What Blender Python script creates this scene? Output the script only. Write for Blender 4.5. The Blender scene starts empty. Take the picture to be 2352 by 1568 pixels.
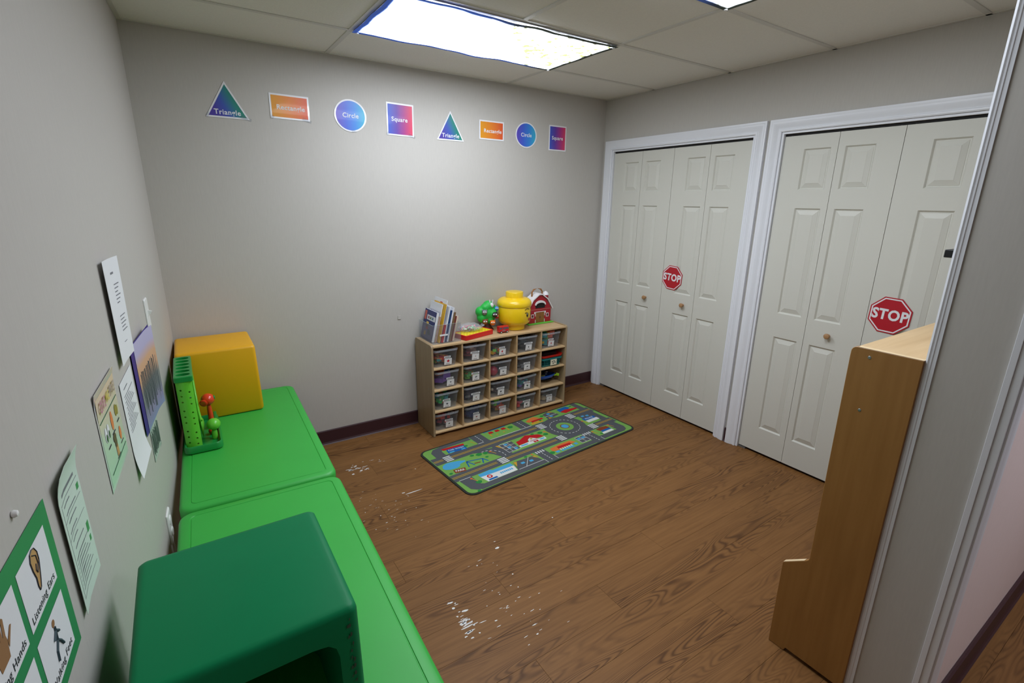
import bpy, bmesh, math, random
from mathutils import Vector, Matrix
random.seed(11)
SC = bpy.context.scene
COL = SC.collection
R = math.radians
PI = math.pi

# ------------------------------------------------------------------ camera
cam_d = bpy.data.cameras.new('camera'); cam = bpy.data.objects.new('camera', cam_d); COL.objects.link(cam)
cam_d.sensor_width = 36.0; cam_d.sensor_fit = 'HORIZONTAL'; cam_d.lens = 17.314; cam_d.clip_start = 0.02
CAMP = Vector((0.1185, -3.2118, 1.5963))
_p, _y, _r = R(15.756), R(33.491), R(0.868)
_f = Vector((math.sin(_y)*math.cos(_p), math.cos(_y)*math.cos(_p), -math.sin(_p)))
_ri = Vector((math.cos(_y), -math.sin(_y), 0)); _up = _ri.cross(_f)
_a = math.cos(_r)*_ri + math.sin(_r)*_up; _b = -math.sin(_r)*_ri + math.cos(_r)*_up
cam.matrix_world = Matrix(((_a.x, _b.x, -_f.x, CAMP.x), (_a.y, _b.y, -_f.y, CAMP.y), (_a.z, _b.z, -_f.z, CAMP.z), (0, 0, 0, 1)))
SC.camera = cam

# ------------------------------------------------------------------ world, exposure
wd = bpy.data.worlds.new('world'); SC.world = wd; wd.use_nodes = True
wd.node_tree.nodes['Background'].inputs[0].default_value = (0.8, 0.85, 0.9, 1)
wd.node_tree.nodes['Background'].inputs[1].default_value = 0.15
vs = SC.view_settings
vs.view_transform = 'Standard'; vs.look = 'None'; vs.gamma = 1.0; vs.use_curve_mapping = False
vs.exposure = 0.0
LAMP = 15.0          # strength of the covered ceiling panels
try:
    SC.cycles.use_denoising = True
    SC.cycles.max_bounces = 6
    SC.cycles.diffuse_bounces = 4
    SC.cycles.use_adaptive_sampling = True
    SC.cycles.adaptive_threshold = 0.05
    SC.cycles.transparent_max_bounces = 16
    SC.cycles.sample_clamp_indirect = 6.0
    SC.cycles.caustics_reflective = False
    SC.cycles.caustics_refractive = False
except Exception:
    pass

# room numbers (metres): back wall y=0, right wall x=W, left wall x = TS*y
W, H = 3.124, 2.393
TS = math.tan(R(3.0))
XL, D0 = 0.945, 0.489
YP0, YP1, XP = -2.762, -2.945, 1.80      # partition: far face, near face, opening edge

# ------------------------------------------------------------------ materials
def lin(c):
    out = []
    for v in c[:3]:
        v /= 255.0
        out.append(v/12.92 if v <= 0.04045 else ((v+0.055)/1.055)**2.4)
    return (out[0], out[1], out[2], 1.0)
MATS = {}
def new_mat(name):
    m = bpy.data.materials.new(name); m.use_nodes = True
    return m, m.node_tree, m.node_tree.nodes['Principled BSDF']
def mat(name, col, rough=0.5, spec=0.5, metal=0.0, noise=0.0, nscale=40.0, bump=0.0, coat=0.0, emit=0.0):
    """plain coloured surface with a little procedural mottling / relief"""
    if name in MATS: return MATS[name]
    m, nt, b = new_mat(name); MATS[name] = m
    c = lin(col)
    b.inputs['Base Color'].default_value = c
    b.inputs['Roughness'].default_value = rough
    b.inputs['Specular IOR Level'].default_value = spec
    b.inputs['Metallic'].default_value = metal
    if coat: b.inputs['Coat Weight'].default_value = coat
    if emit:
        b.inputs['Emission Color'].default_value = c; b.inputs['Emission Strength'].default_value = emit
    if noise or bump:
        tc = nt.nodes.new('ShaderNodeTexCoord'); n = nt.nodes.new('ShaderNodeTexNoise')
        n.inputs['Scale'].default_value = nscale; n.inputs['Detail'].default_value = 4
        nt.links.new(tc.outputs['Object'], n.inputs['Vector'])
        if noise:
            mx = nt.nodes.new('ShaderNodeMix'); mx.data_type = 'RGBA'
            mx.inputs['A'].default_value = tuple(v*(1-noise) for v in c[:3])+(1,)
            mx.inputs['B'].default_value = tuple(min(1, v*(1+noise)) for v in c[:3])+(1,)
            nt.links.new(n.outputs['Fac'], mx.inputs['Factor']); nt.links.new(mx.outputs['Result'], b.inputs['Base Color'])
        if bump:
            bp = nt.nodes.new('ShaderNodeBump'); bp.inputs['Strength'].default_value = bump; bp.inputs['Distance'].default_value = 0.002
            nt.links.new(n.outputs['Fac'], bp.inputs['Height']); nt.links.new(bp.outputs['Normal'], b.inputs['Normal'])
    return m
def wood(name, c_dark, c_mid, c_light, sx=1.0, sy=9.0, rough=0.45, lines=22.0, contrast=1.0, axis=0, spec=0.4):
    """long-grained wood: contour lines of a stretched noise, fine fibres, a random shift per object"""
    m, nt, b = new_mat(name); MATS[name] = m
    N, L = nt.nodes, nt.links
    tc = N.new('ShaderNodeTexCoord'); oi = N.new('ShaderNodeObjectInfo')
    ad = N.new('ShaderNodeVectorMath'); ad.operation = 'ADD'
    sc = N.new('ShaderNodeVectorMath'); sc.operation = 'SCALE'; sc.inputs[0].default_value = (37, 23, 11)
    L.new(oi.outputs['Random'], sc.inputs['Scale']); L.new(tc.outputs['Object'], ad.inputs[0]); L.new(sc.outputs[0], ad.inputs[1])
    mp = N.new('ShaderNodeMapping')
    s = [sy, sy, sy]; s[axis] = sx
    mp.inputs['Scale'].default_value = s; L.new(ad.outputs[0], mp.inputs['Vector'])
    n1 = N.new('ShaderNodeTexNoise'); n1.inputs['Scale'].default_value = 1.0; n1.inputs['Detail'].default_value = 1.0; n1.inputs['Distortion'].default_value = 0.1
    L.new(mp.outputs[0], n1.inputs['Vector'])
    mul = N.new('ShaderNodeMath'); mul.operation = 'MULTIPLY'; mul.inputs[1].default_value = lines*2*PI/6.28*6.28
    L.new(n1.outputs['Fac'], mul.inputs[0])
    sn = N.new('ShaderNodeMath'); sn.operation = 'SINE'; L.new(mul.outputs[0], sn.inputs[0])
    mr = N.new('ShaderNodeMapRange'); mr.inputs['From Min'].default_value = -1; mr.inputs['From Max'].default_value = 1
    L.new(sn.outputs[0], mr.inputs['Value'])
    pw = N.new('ShaderNodeMath'); pw.operation = 'POWER'; pw.inputs[1].default_value = 2.2; L.new(mr.outputs[0], pw.inputs[0])
    n3 = N.new('ShaderNodeTexNoise'); n3.inputs['Scale'].default_value = 0.7; n3.inputs['Detail'].default_value = 2
    L.new(mp.outputs[0], n3.inputs['Vector'])
    msk = N.new('ShaderNodeMapRange'); msk.inputs['From Min'].default_value = 0.42; msk.inputs['From Max'].default_value = 0.62
    L.new(n3.outputs['Fac'], msk.inputs['Value'])
    gl = N.new('ShaderNodeMath'); gl.operation = 'MULTIPLY'; L.new(pw.outputs[0], gl.inputs[0]); L.new(msk.outputs[0], gl.inputs[1])
    n2 = N.new('ShaderNodeTexNoise'); n2.inputs['Scale'].default_value = 9.0; n2.inputs['Detail'].default_value = 5
    mp2 = N.new('ShaderNodeMapping'); s2 = [sy, sy, sy]; s2[axis] = sx*0.35; mp2.inputs['Scale'].default_value = s2
    L.new(ad.outputs[0], mp2.inputs['Vector']); L.new(mp2.outputs[0], n2.inputs['Vector'])
    r1 = N.new('ShaderNodeMapRange'); r1.inputs['From Min'].default_value = 0.3; r1.inputs['From Max'].default_value = 0.7
    L.new(n2.outputs['Fac'], r1.inputs['Value'])
    m1 = N.new('ShaderNodeMix'); m1.data_type = 'RGBA'; m1.inputs['A'].default_value = lin(c_mid); m1.inputs['B'].default_value = lin(c_light)
    L.new(r1.outputs[0], m1.inputs['Factor'])
    g2 = N.new('ShaderNodeMath'); g2.operation = 'MULTIPLY'; g2.inputs[1].default_value = contrast; L.new(gl.outputs[0], g2.inputs[0])
    m2 = N.new('ShaderNodeMix'); m2.data_type = 'RGBA'; m2.inputs['B'].default_value = lin(c_dark)
    L.new(m1.outputs['Result'], m2.inputs['A']); L.new(g2.outputs[0], m2.inputs['Factor'])
    # tone shift per piece
    hv = N.new('ShaderNodeHueSaturation'); tr = N.new('ShaderNodeMapRange'); tr.inputs['To Min'].default_value = 0.95; tr.inputs['To Max'].default_value = 1.05
    L.new(oi.outputs['Random'], tr.inputs['Value']); L.new(tr.outputs[0], hv.inputs['Value']); L.new(m2.outputs['Result'], hv.inputs['Color'])
    L.new(hv.outputs[0], b.inputs['Base Color'])
    b.inputs['Roughness'].default_value = rough; b.inputs['Specular IOR Level'].default_value = spec
    return m
def clear_plastic(name, fac, col=(225, 228, 235), rough=0.18):
    m = bpy.data.materials.new(name); m.use_nodes = True; MATS[name] = m
    nt = m.node_tree; b = nt.nodes['Principled BSDF']; out = nt.nodes['Material Output']
    b.inputs['Base Color'].default_value = lin(col); b.inputs['Roughness'].default_value = rough
    t = nt.nodes.new('ShaderNodeBsdfTransparent'); t.inputs[0].default_value = (0.93, 0.94, 0.95, 1)
    lw = nt.nodes.new('ShaderNodeLayerWeight'); lw.inputs['Blend'].default_value = 0.25
    mr = nt.nodes.new('ShaderNodeMapRange'); mr.inputs['To Min'].default_value = fac; mr.inputs['To Max'].default_value = min(1, fac+0.25)
    nt.links.new(lw.outputs['Facing'], mr.inputs['Value'])
    mx = nt.nodes.new('ShaderNodeMixShader')
    nt.links.new(mr.outputs[0], mx.inputs[0]); nt.links.new(t.outputs[0], mx.inputs[1]); nt.links.new(b.outputs[0], mx.inputs[2])
    nt.links.new(mx.outputs[0], out.inputs['Surface'])
    return m
def gradient(name, cols, axis, lo, hi, rough=0.3, coat=0.0, diag=0.0):
    """printed colour gradient along a local axis"""
    if name in MATS: return MATS[name]
    m, nt, b = new_mat(name); MATS[name] = m
    N, L = nt.nodes, nt.links
    tc = N.new('ShaderNodeTexCoord'); sp = N.new('ShaderNodeSeparateXYZ'); L.new(tc.outputs['Object'], sp.inputs[0])
    ad = N.new('ShaderNodeMath'); ad.operation = 'MULTIPLY_ADD'; ad.inputs[1].default_value = diag
    L.new(sp.outputs[1-axis], ad.inputs[0]); L.new(sp.outputs[axis], ad.inputs[2])
    mr = N.new('ShaderNodeMapRange'); mr.inputs['From Min'].default_value = lo; mr.inputs['From Max'].default_value = hi
    L.new(ad.outputs[0], mr.inputs['Value'])
    cr = N.new('ShaderNodeValToRGB'); e = cr.color_ramp.elements
    e[0].position = 0; e[0].color = lin(cols[0]); e[1].position = 1; e[1].color = lin(cols[-1])
    for i, c in enumerate(cols[1:-1]):
        k = e.new((i+1)/(len(cols)-1)); k.color = lin(c)
    L.new(mr.outputs[0], cr.inputs[0]); L.new(cr.outputs[0], b.inputs['Base Color'])
    b.inputs['Roughness'].default_value = rough; b.inputs['Coat Weight'].default_value = coat
    return m
def wall_mat(name, col):
    m, nt, b = new_mat(name); MATS[name] = m
    N, L = nt.nodes, nt.links
    tc = N.new('ShaderNodeTexCoord'); mp = N.new('ShaderNodeMapping'); mp.inputs['Scale'].default_value = (160, 160, 18)
    n = N.new('ShaderNodeTexNoise'); n.inputs['Scale'].default_value = 1.0; n.inputs['Detail'].default_value = 3
    L.new(tc.outputs['Object'], mp.inputs[0]); L.new(mp.outputs[0], n.inputs['Vector'])
    mx = N.new('ShaderNodeMix'); mx.data_type = 'RGBA'; c = lin(col)
    mx.inputs['A'].default_value = tuple(v*0.94 for v in c[:3])+(1,); mx.inputs['B'].default_value = tuple(v*1.05 for v in c[:3])+(1,)
    L.new(n.outputs['Fac'], mx.inputs['Factor']); L.new(mx.outputs['Result'], b.inputs['Base Color'])
    bp = N.new('ShaderNodeBump'); bp.inputs['Strength'].default_value = 0.12; bp.inputs['Distance'].default_value = 0.001
    L.new(n.outputs['Fac'], bp.inputs['Height']); L.new(bp.outputs['Normal'], b.inputs['Normal'])
    b.inputs['Roughness'].default_value = 0.6; b.inputs['Specular IOR Level'].default_value = 0.3
    return m

M_WALL = wall_mat('wall_vinyl', (189, 185, 179))
M_PINK = wall_mat('near_room_paint', (230, 212, 209))
M_CEIL = mat('ceiling_tile_white', (226, 224, 218), 0.9, 0.2, noise=0.06, nscale=140, bump=0.25)
M_BAR = mat('grid_bar_white', (204, 202, 196), 0.5)
M_FLOOR = wood('oak_plank', (70, 42, 20), (120, 82, 45), (134, 94, 54), sx=1.5, sy=11.0, rough=0.5, lines=20.0, contrast=0.75, axis=0, spec=0.22)
M_SUB = mat('plank_joint', (88, 58, 36), 0.9)
M_BASE = mat('baseboard_maroon', (58, 30, 36), 0.5)
M_TRIM = mat('trim_white', (226, 228, 234), 0.35, 0.5)
M_DOOR = mat('door_cream', (206, 205, 196), 0.45, 0.4, bump=0.05, nscale=120)
M_DARK = mat('dark_gap', (18, 17, 17), 0.8)
M_PLY = wood('birch_ply', (160, 124, 84), (186, 154, 114), (196, 166, 126), sx=1.2, sy=7.0, rough=0.4, lines=6.0, contrast=0.35, axis=1)
M_PLYX = wood('birch_ply_shelf', (176, 140, 98), (200, 168, 124), (210, 180, 138), sx=1.2, sy=7.0, rough=0.4, lines=6.0, contrast=0.3, axis=0)
M_EDGE = mat('ply_edge', (150, 112, 72), 0.55, noise=0.1, nscale=90)
M_PLYV = wood('birch_ply_upright', (128, 88, 44), (150, 106, 56), (160, 116, 64), sx=1.1, sy=6.0, rough=0.38, lines=5.0, contrast=0.3, axis=2)
M_PLYG = wood('birch_ply_side', (132, 112, 84), (152, 131, 102), (162, 142, 112), sx=1.1, sy=6.0, rough=0.4, lines=5.0, contrast=0.25, axis=2)
M_TABLE = mat('table_green', (52, 170, 64), 0.45, 0.5, noise=0.05, nscale=9, bump=0.06)
M_CUBEG = mat('cube_green', (0, 118, 70), 0.45, 0.2, noise=0.05, nscale=14, bump=0.05)
M_CUBEY = mat('cube_yellow', (228, 168, 10), 0.45, 0.5, noise=0.03, nscale=14, bump=0.05)
M_WHITE = mat('white_plastic', (232, 232, 230), 0.35)
M_PAPER = mat('paper_white', (228, 229, 232), 0.6, 0.3)
M_LAM = mat('laminate_white', (236, 236, 240), 0.12, 0.6, coat=0.6)
M_INK = mat('ink', (52, 54, 60), 0.6)
M_GREY = mat('ink_grey', (120, 122, 128), 0.6)
M_BLACK = mat('black_plastic', (16, 16, 18), 0.4)
M_RED = mat('sign_red', (178, 26, 44), 0.3, 0.5)
M_WOODK = mat('knob_wood', (168, 128, 88), 0.45, noise=0.15, nscale=60)
M_STEEL = mat('screw_steel', (150, 155, 158), 0.35, metal=0.8)
M_BIN = clear_plastic('bin_clear', 0.018)
M_RIM = clear_plastic('bin_rim', 0.16)
M_ACRYL = clear_plastic('acrylic', 0.03, rough=0.05)
M_BAG = clear_plastic('bag_film', 0.16, rough=0.12)

# ------------------------------------------------------------------ mesh helpers
class MB:
    """collects faces; build() links them as ONE mesh object"""
    def __init__(s): s.v = []; s.f = []; s.mi = []; s.m = 0
    def add(s, vs, fs):
        o = len(s.v); s.v += [tuple(v) for v in vs]
        for f in fs: s.f.append(tuple(o+i for i in f)); s.mi.append(s.m)
        return s
    def box(s, x0, x1, y0, y1, z0, z1):
        return s.add([(x0, y0, z0), (x1, y0, z0), (x1, y1, z0), (x0, y1, z0), (x0, y0, z1), (x1, y0, z1), (x1, y1, z1), (x0, y1, z1)],
                     [(0, 3, 2, 1), (4, 5, 6, 7), (0, 1, 5, 4), (1, 2, 6, 5), (2, 3, 7, 6), (3, 0, 4, 7)])
    def boxm(s, mtx, sx, sy, sz):
        vs = [mtx @ Vector((a*sx/2, b*sy/2, c*sz/2)) for c in (-1, 1) for b in (-1, 1) for a in (-1, 1)]
        return s.add(vs, [(0, 2, 3, 1), (4, 5, 7, 6), (0, 1, 5, 4), (1, 3, 7, 5), (3, 2, 6, 7), (2, 0, 4, 6)])
    def loft(s, rings, cap0=True, cap1=True, closed=True):
        n = len(rings[0]); vs = [v for r in rings for v in r]; fs = []
        for i in range(len(rings)-1):
            for j in range(n if closed else n-1):
                k = (j+1) % n
                fs.append((i*n+j, i*n+k, (i+1)*n+k, (i+1)*n+j))
        if cap0: fs.append(tuple(reversed(range(n))))
        if cap1: fs.append(tuple((len(rings)-1)*n+j for j in range(n)))
        return s.add(vs, fs)
    def prism(s, pts, z0, z1, tf=None):
        tf = tf or (lambda x, y, z: (x, y, z))
        return s.loft([[tf(x, y, z0) for x, y in pts], [tf(x, y, z1) for x, y in pts]])
    def poly(s, pts, z):
        return s.add([(x, y, z) for x, y in pts], [tuple(range(len(pts)))])
    def lathe(s, prof, n=32, c=(0, 0, 0), cap0=True, cap1=True, sx=1, sy=1):
        return s.loft([[(c[0]+r*sx*math.cos(2*PI*j/n), c[1]+r*sy*math.sin(2*PI*j/n), c[2]+z) for j in range(n)] for r, z in prof], cap0, cap1)
    def sphere(s, c, r, n=16, m=10, sx=1, sy=1, sz=1, tf=None):
        rings = []
        for i in range(1, m):
            a = PI*i/m
            rings.append([(c[0]+r*sx*math.sin(a)*math.cos(2*PI*j/n), c[1]+r*sy*math.sin(a)*math.sin(2*PI*j/n), c[2]-r*sz*math.cos(a)) for j in range(n)])
        return s.loft(rings)
    def tube(s, path, r, n=8, taper=None):
        P = [Vector(p) for p in path]; rings = []
        up = Vector((0, 0, 1)); t0 = (P[1]-P[0]).normalized()
        if abs(t0.dot(up)) > 0.9: up = Vector((1, 0, 0))
        for i, p in enumerate(P):
            t = (P[min(i+1, len(P)-1)]-P[max(i-1, 0)]).normalized()
            a = t.cross(up).normalized(); b = a.cross(t)
            rr = r if taper is None else r*taper[i]
            rings.append([p+rr*(math.cos(2*PI*j/n)*a+math.sin(2*PI*j/n)*b) for j in range(n)])
        return s.loft(rings)
    def mesh(s, name, smooth=None, bevel=0, seg=2):
        me = bpy.data.meshes.new(name); me.from_pydata(s.v, [], s.f)
        for p, i in zip(me.polygons, s.mi): p.material_index = i
        bm = bmesh.new(); bm.from_mesh(me)
        bmesh.ops.recalc_face_normals(bm, faces=bm.faces)
        if bevel:
            es = [e for e in bm.edges if len(e.link_faces) == 2 and e.calc_face_angle(0) > R(35)]
            bmesh.ops.bevel(bm, geom=es, offset=bevel, segments=seg, profile=0.5, affect='EDGES', clamp_overlap=True)
        bm.to_mesh(me); bm.free()
        if smooth is not None:
            for p in me.polygons: p.use_smooth = True
            me.set_sharp_from_angle(angle=R(smooth))
        return me
    def build(s, name, m, parent=None, smooth=None, bevel=0, seg=2, loc=None, rot=None):
        return obj(name, s.mesh(name, smooth, bevel, seg), m, parent, loc, rot)
def obj(name, me, m, parent=None, loc=None, rot=None):
    if m is not None:
        for k in (m if isinstance(m, (list, tuple)) else [m]):
            if k.name not in [x.name for x in me.materials if x]: me.materials.append(k)
    o = bpy.data.objects.new(name, me); COL.objects.link(o)
    if parent: o.parent = parent
    if loc: o.location = loc
    if rot: o.rotation_euler = rot
    return o
def tag(o, label=None, cat=None, group=None, kind=None):
    if label: o['label'] = label
    if cat: o['category'] = cat
    if group: o['group'] = group
    if kind: o['kind'] = kind
    return o
def thing(name, label, cat, loc=(0, 0, 0), rot=(0, 0, 0), group=None):
    e = bpy.data.objects.new(name, None); COL.objects.link(e); e.empty_display_size = 0.05
    e.location = loc; e.rotation_euler = rot
    return tag(e, label, cat, group)
def struct_empty(name, loc=(0, 0, 0), rot=(0, 0, 0)):
    e = bpy.data.objects.new(name, None); COL.objects.link(e); e.location = loc; e.rotation_euler = rot
    e['kind'] = 'structure'; return e
def struct(o): o['kind'] = 'structure'; return o
def rrect(w, h, r, n=5, cx=0, cy=0):
    pts = []
    for sx, sy, a in ((1, 1, 0), (-1, 1, 90), (-1, -1, 180), (1, -1, 270)):
        for i in range(n+1):
            t = R(a+90*i/n); pts.append((cx+sx*(w/2-r)+r*math.cos(t), cy+sy*(h/2-r)+r*math.sin(t)))
    return pts
def circ(r, n=40, cx=0, cy=0, sy=1): return [(cx+r*math.cos(2*PI*i/n), cy+r*sy*math.sin(2*PI*i/n)) for i in range(n)]
def boolean(me_a, me_b, name):
    a = bpy.data.objects.new('tmp_a', me_a); b = bpy.data.objects.new('tmp_b', me_b)
    COL.objects.link(a); COL.objects.link(b)
    md = a.modifiers.new('b', 'BOOLEAN'); md.object = b; md.operation = 'DIFFERENCE'; md.solver = 'EXACT'
    bpy.context.view_layer.update()
    dg = bpy.context.evaluated_depsgraph_get()
    me = bpy.data.meshes.new_from_object(a.evaluated_get(dg)); me.name = name
    bpy.data.objects.remove(a); bpy.data.objects.remove(b)
    return me
def text(name, s, size, m, parent, x=0, y=0, z=0, bold=0.0, align='CENTER', rotz=0, width=1.0, matrix=None):
    cu = bpy.data.curves.new('tmp_text', 'FONT'); cu.body = s; cu.size = size; cu.align_x = align; cu.align_y = 'CENTER'
    cu.offset = bold*size; cu.resolution_u = 3; cu.space_character = 1.08
    o = bpy.data.objects.new('tmp_text', cu); COL.objects.link(o); bpy.context.view_layer.update()
    me = bpy.data.meshes.new_from_object(o.evaluated_get(bpy.context.evaluated_depsgraph_get()))
    bpy.data.objects.remove(o); bpy.data.curves.remove(cu)
    me.materials.clear(); me.name = name
    me.transform(matrix if matrix is not None else Matrix.Translation((x, y, z)) @ Matrix.Rotation(rotz, 4, 'Z') @ Matrix.Diagonal((width, 1, 1, 1)))
    return obj(name, me, m, parent)
BACKR = (R(90), 0, 0)             # local x,y,z -> wall right, up, out of the back wall
RIGHTR = (R(90), 0, R(-90))       # on the right wall, facing -x
LEFTR = (R(90), 0, R(87))         # on the slightly turned left wall, facing +x
LN = Vector((math.cos(R(3)), -math.sin(R(3)), 0))
def leftp(y, z, off=0.0):
    v = Vector((TS*y, y, z)) + LN*off
    return (v.x, v.y, v.z)

# ================================================================== SETTING
# floor
fl = struct(MB().box(-0.6, 4.4, -6.2, 0.1, -0.06, -0.004).build('floor', M_SUB))
PW = 0.152
mesh_cache = {}
def plank(x0, x1, y0, y1):
    key = (round(x1-x0, 3), round(y1-y0, 3))
    if key not in mesh_cache:
        l, w = key; g = 0.0003
        mb = MB().loft([[(-l/2+g+e, -w/2+g+e, z), (l/2-g-e, -w/2+g+e, z), (l/2-g-e, w/2-g-e, z), (-l/2+g+e, w/2-g-e, z)] for e, z in ((0, -0.004), (0, -0.0004), (0.0004, 0.0))], cap0=False)
        mesh_cache[key] = mb.mesh('plank'); mesh_cache[key].materials.append(M_FLOOR)
    o = bpy.data.objects.new('plank', mesh_cache[key]); COL.objects.link(o); o.parent = fl
    o.location = ((x0+x1)/2, (y0+y1)/2, 0)
row = 0; y = 0.034
while y > -4.0:
    y1 = y; y0 = y-PW
    xa, xb = -0.22, (3.15 if y0 > -2.95 else 4.3)
    x = xa - (row*0.437) % 1.22
    while x < xb:
        a, b_ = max(x, xa), min(x+1.22, xb)
        if b_-a > 0.03: plank(a, b_, y0, min(y1, 0.0))
        x += 1.22
    y = y0; row += 1
# white residue flecks stuck to the floor
fk = MB()
def fleck(x, y, r, e=1.0, a=0.0, n=9):
    pts = []
    for i in range(n):
        t = 2*PI*i/n; q = r*random.uniform(0.55, 1.15)
        px, py = q*math.cos(t)*e, q*math.sin(t)/max(1, e*0.7)
        pts.append((x+px*math.cos(a)-py*math.sin(a), y+px*math.sin(a)+py*math.cos(a)))
    fk.poly(pts, 0.0006)
for cx, cy, sx, sy, n, rm in ((0.83, -0.44, 0.035, 0.03, 20, 0.009), (0.94, -0.42, 0.05, 0.03, 9, 0.004), (0.80, -0.85, 0.1, 0.1, 22, 0.0035),
                              (0.86, -1.05, 0.08, 0.1, 26, 0.0035), (0.845, -1.80, 0.012, 0.05, 18, 0.010), (0.86, -1.87, 0.035, 0.02, 10, 0.009), (1.02, -1.87, 0.04, 0.09, 16, 0.004),
                              (1.12, -1.72, 0.07, 0.08, 8, 0.004), (1.05, -1.98, 0.07, 0.06, 8, 0.005), (1.02, -1.58, 0.07, 0.08, 6, 0.004), (1.22, -1.95, 0.1, 0.08, 5, 0.003)):
    for i in range(n): fleck(random.gauss(cx, sx), random.gauss(cy, sy), random.uniform(0.3, 1.0)*rm, random.choice((1.2, 2.0, 3.2)), random.uniform(-0.12, 0.12))
fleck(1.18, -1.508, 0.009, 1.3); fleck(1.02, -0.85, 0.014, 4, 0.05); fleck(0.97, -0.83, 0.006, 2); fleck(1.55, -1.46, 0.004); fleck(1.13, -0.62, 0.004)
tag(fk.build('paint_flecks', mat('dried_glue', (222, 220, 216), 0.6), fl), kind='stuff')

# walls
struct(MB().box(-0.12, W+0.12, 0.0, 0.1, 0, H+0.05).build('wall_back', M_WALL))
wl = struct(MB().box(-6.3, 0.05, 0.0, 0.1, 0, H+0.05).build('wall_left', M_WALL, rot=(0, 0, R(87))))
# right wall with two closet openings
YA1, YB1, YA2, YB2, ZO = -0.103, -1.327, -1.488, -2.712, 2.012
mb = MB()
mb.box(W, W+0.12, YA1, 0.0, 0, H+0.05); mb.box(W, W+0.12, YB1, YA1, ZO, H+0.05); mb.box(W, W+0.12, YA2, YB1, 0, H+0.05)
mb.box(W, W+0.12, YB2, YA2, ZO, H+0.05); mb.box(W, W+0.12, YP0, YB2, 0, H+0.05)
struct(mb.build('wall_right', M_WALL))
struct(MB().box(W+0.12, W+0.72, YA1, 0.0, 0, H).box(W+0.12, W+0.72, YP0, YB2, 0, H).box(W+0.7, W+0.75, YB2, YA1, 0, H).box(W+0.12, W+0.75, YB2, YA1, 2.2, 2.25)
       .box(W+0.12, W+0.72, YA2, YB1, 0, 2.2).build('wall_closet', M_WALL))
# partition between this room and the next, with its cased opening
struct(MB().box(XP, W+0.12, YP1, YP0, 0, H+0.05).box(-0.16, XP, YP1, YP0, 2.15, H+0.05).build('wall_front', M_WALL))
struct(MB().box(XP+0.01, 4.4, YP1-0.004, YP1-0.0005, 0, H).build('wall_front_face', M_PINK))
struct(MB().box(W+0.12, 4.4, YP1, YP1+0.1, 0, H).build('wall_next_side', M_PINK))
struct(MB().box(4.3, 4.4, -6.2, YP1, 0, H).build('wall_next_right', M_PINK))
struct(MB().box(-0.6, 4.4, -6.3, -6.2, 0, H).build('wall_next_back', M_PINK))
# baseboards
def base_profile(t=0.006, h=0.1): return [(0, 0), (t+0.009, 0), (t+0.004, 0.006), (t, 0.016), (t, h-0.006), (t*0.5, h), (0, h)]
def baseboard(name, p0, p1, nrm, m=M_BASE, t=0.006):
    p0, p1, nrm = Vector(p0), Vector(p1), Vector(nrm)
    mb = MB().loft([[p+nrm*(u+0.0006)+Vector((0, 0, z+0.0006)) for u, z in base_profile(t)] for p in (p0, p1)])
    return struct(mb.build(name, m))
baseboard('baseboard_back', (0.0, 0, 0), (W, 0, 0), (0, -1, 0))
baseboard('baseboard_left', (0.02*TS*-1, -0.02, 0), (TS*-2.7, -2.7, 0), LN)
baseboard('baseboard_right', (W, -1.399, 0), (W, -1.416, 0), (-1, 0, 0))
baseboard('baseboard_front', (1.852, YP1-0.004, 0), (4.3, YP1-0.004, 0), (0, -1, 0), t=0.011)

# ceiling: slab, grid bars, lay-in tiles
ce = struct(MB().box(-0.6, 4.4, -6.3, 0.1, H+0.05, H+0.1).build('ceiling', M_CEIL))
ce2 = MB().box(-0.6, 4.4, -6.2, YP1, H-0.0, H+0.04).build('next_room_tiles', M_CEIL, ce)
rows_y = [0.0, -D0, -D0-0.61, -D0-1.22, -D0-1.83, YP0]
cols_x = [-0.16, XL, XL+1.22, W]
LIGHTS = [(1, 1), (1, 3)]
def tile(x0, x1, y0, y1):
    g = 0.011; zz = H+0.004
    mb = MB().loft([[(x0+g, y0+g, z), (x1-g, y0+g, z), (x1-g, y1-g, z), (x0+g, y1-g, z)] for z in (zz, zz+0.015)])
    mb.build('ceiling_tile', M_CEIL, ce)
for ci in range(3):
    for ri in range(5):
        if (ci, ri) in LIGHTS: continue
        x0, x1, y1, y0 = cols_x[ci], cols_x[ci+1], rows_y[ri], rows_y[ri+1]
        if ci == 1 and ri == 2:
            tile(x0, x0+0.61, y0, y1); tile(x0+0.61, x1, y0, y1)
        else: tile(x0, x1, y0, y1)
def bar(x0, x1, y0, y1): MB().box(x0, x1, y0, y1, H, H+0.02).build('grid_bar', M_BAR, ce, bevel=0.001, seg=1)
for yy in rows_y[1:-1]: bar(-0.16, W, yy-0.012, yy+0.012)
for xx in cols_x[1:-1]:
    for ri in range(5): bar(xx-0.012, xx+0.012, rows_y[ri+1]+0.012, rows_y[ri]-0.012)
bar(XL+0.61-0.012, XL+0.61+0.012, rows_y[3]+0.012, rows_y[2]-0.012)
bar(-0.13, W, -0.02, -0.0006); bar(W-0.02, W-0.0006, YP0, -0.02)
MB().box(-6.0, -0.02, -0.02, -0.0006, H, H+0.02).build('grid_bar', M_BAR, ce, rot=(0, 0, R(87)))

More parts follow.
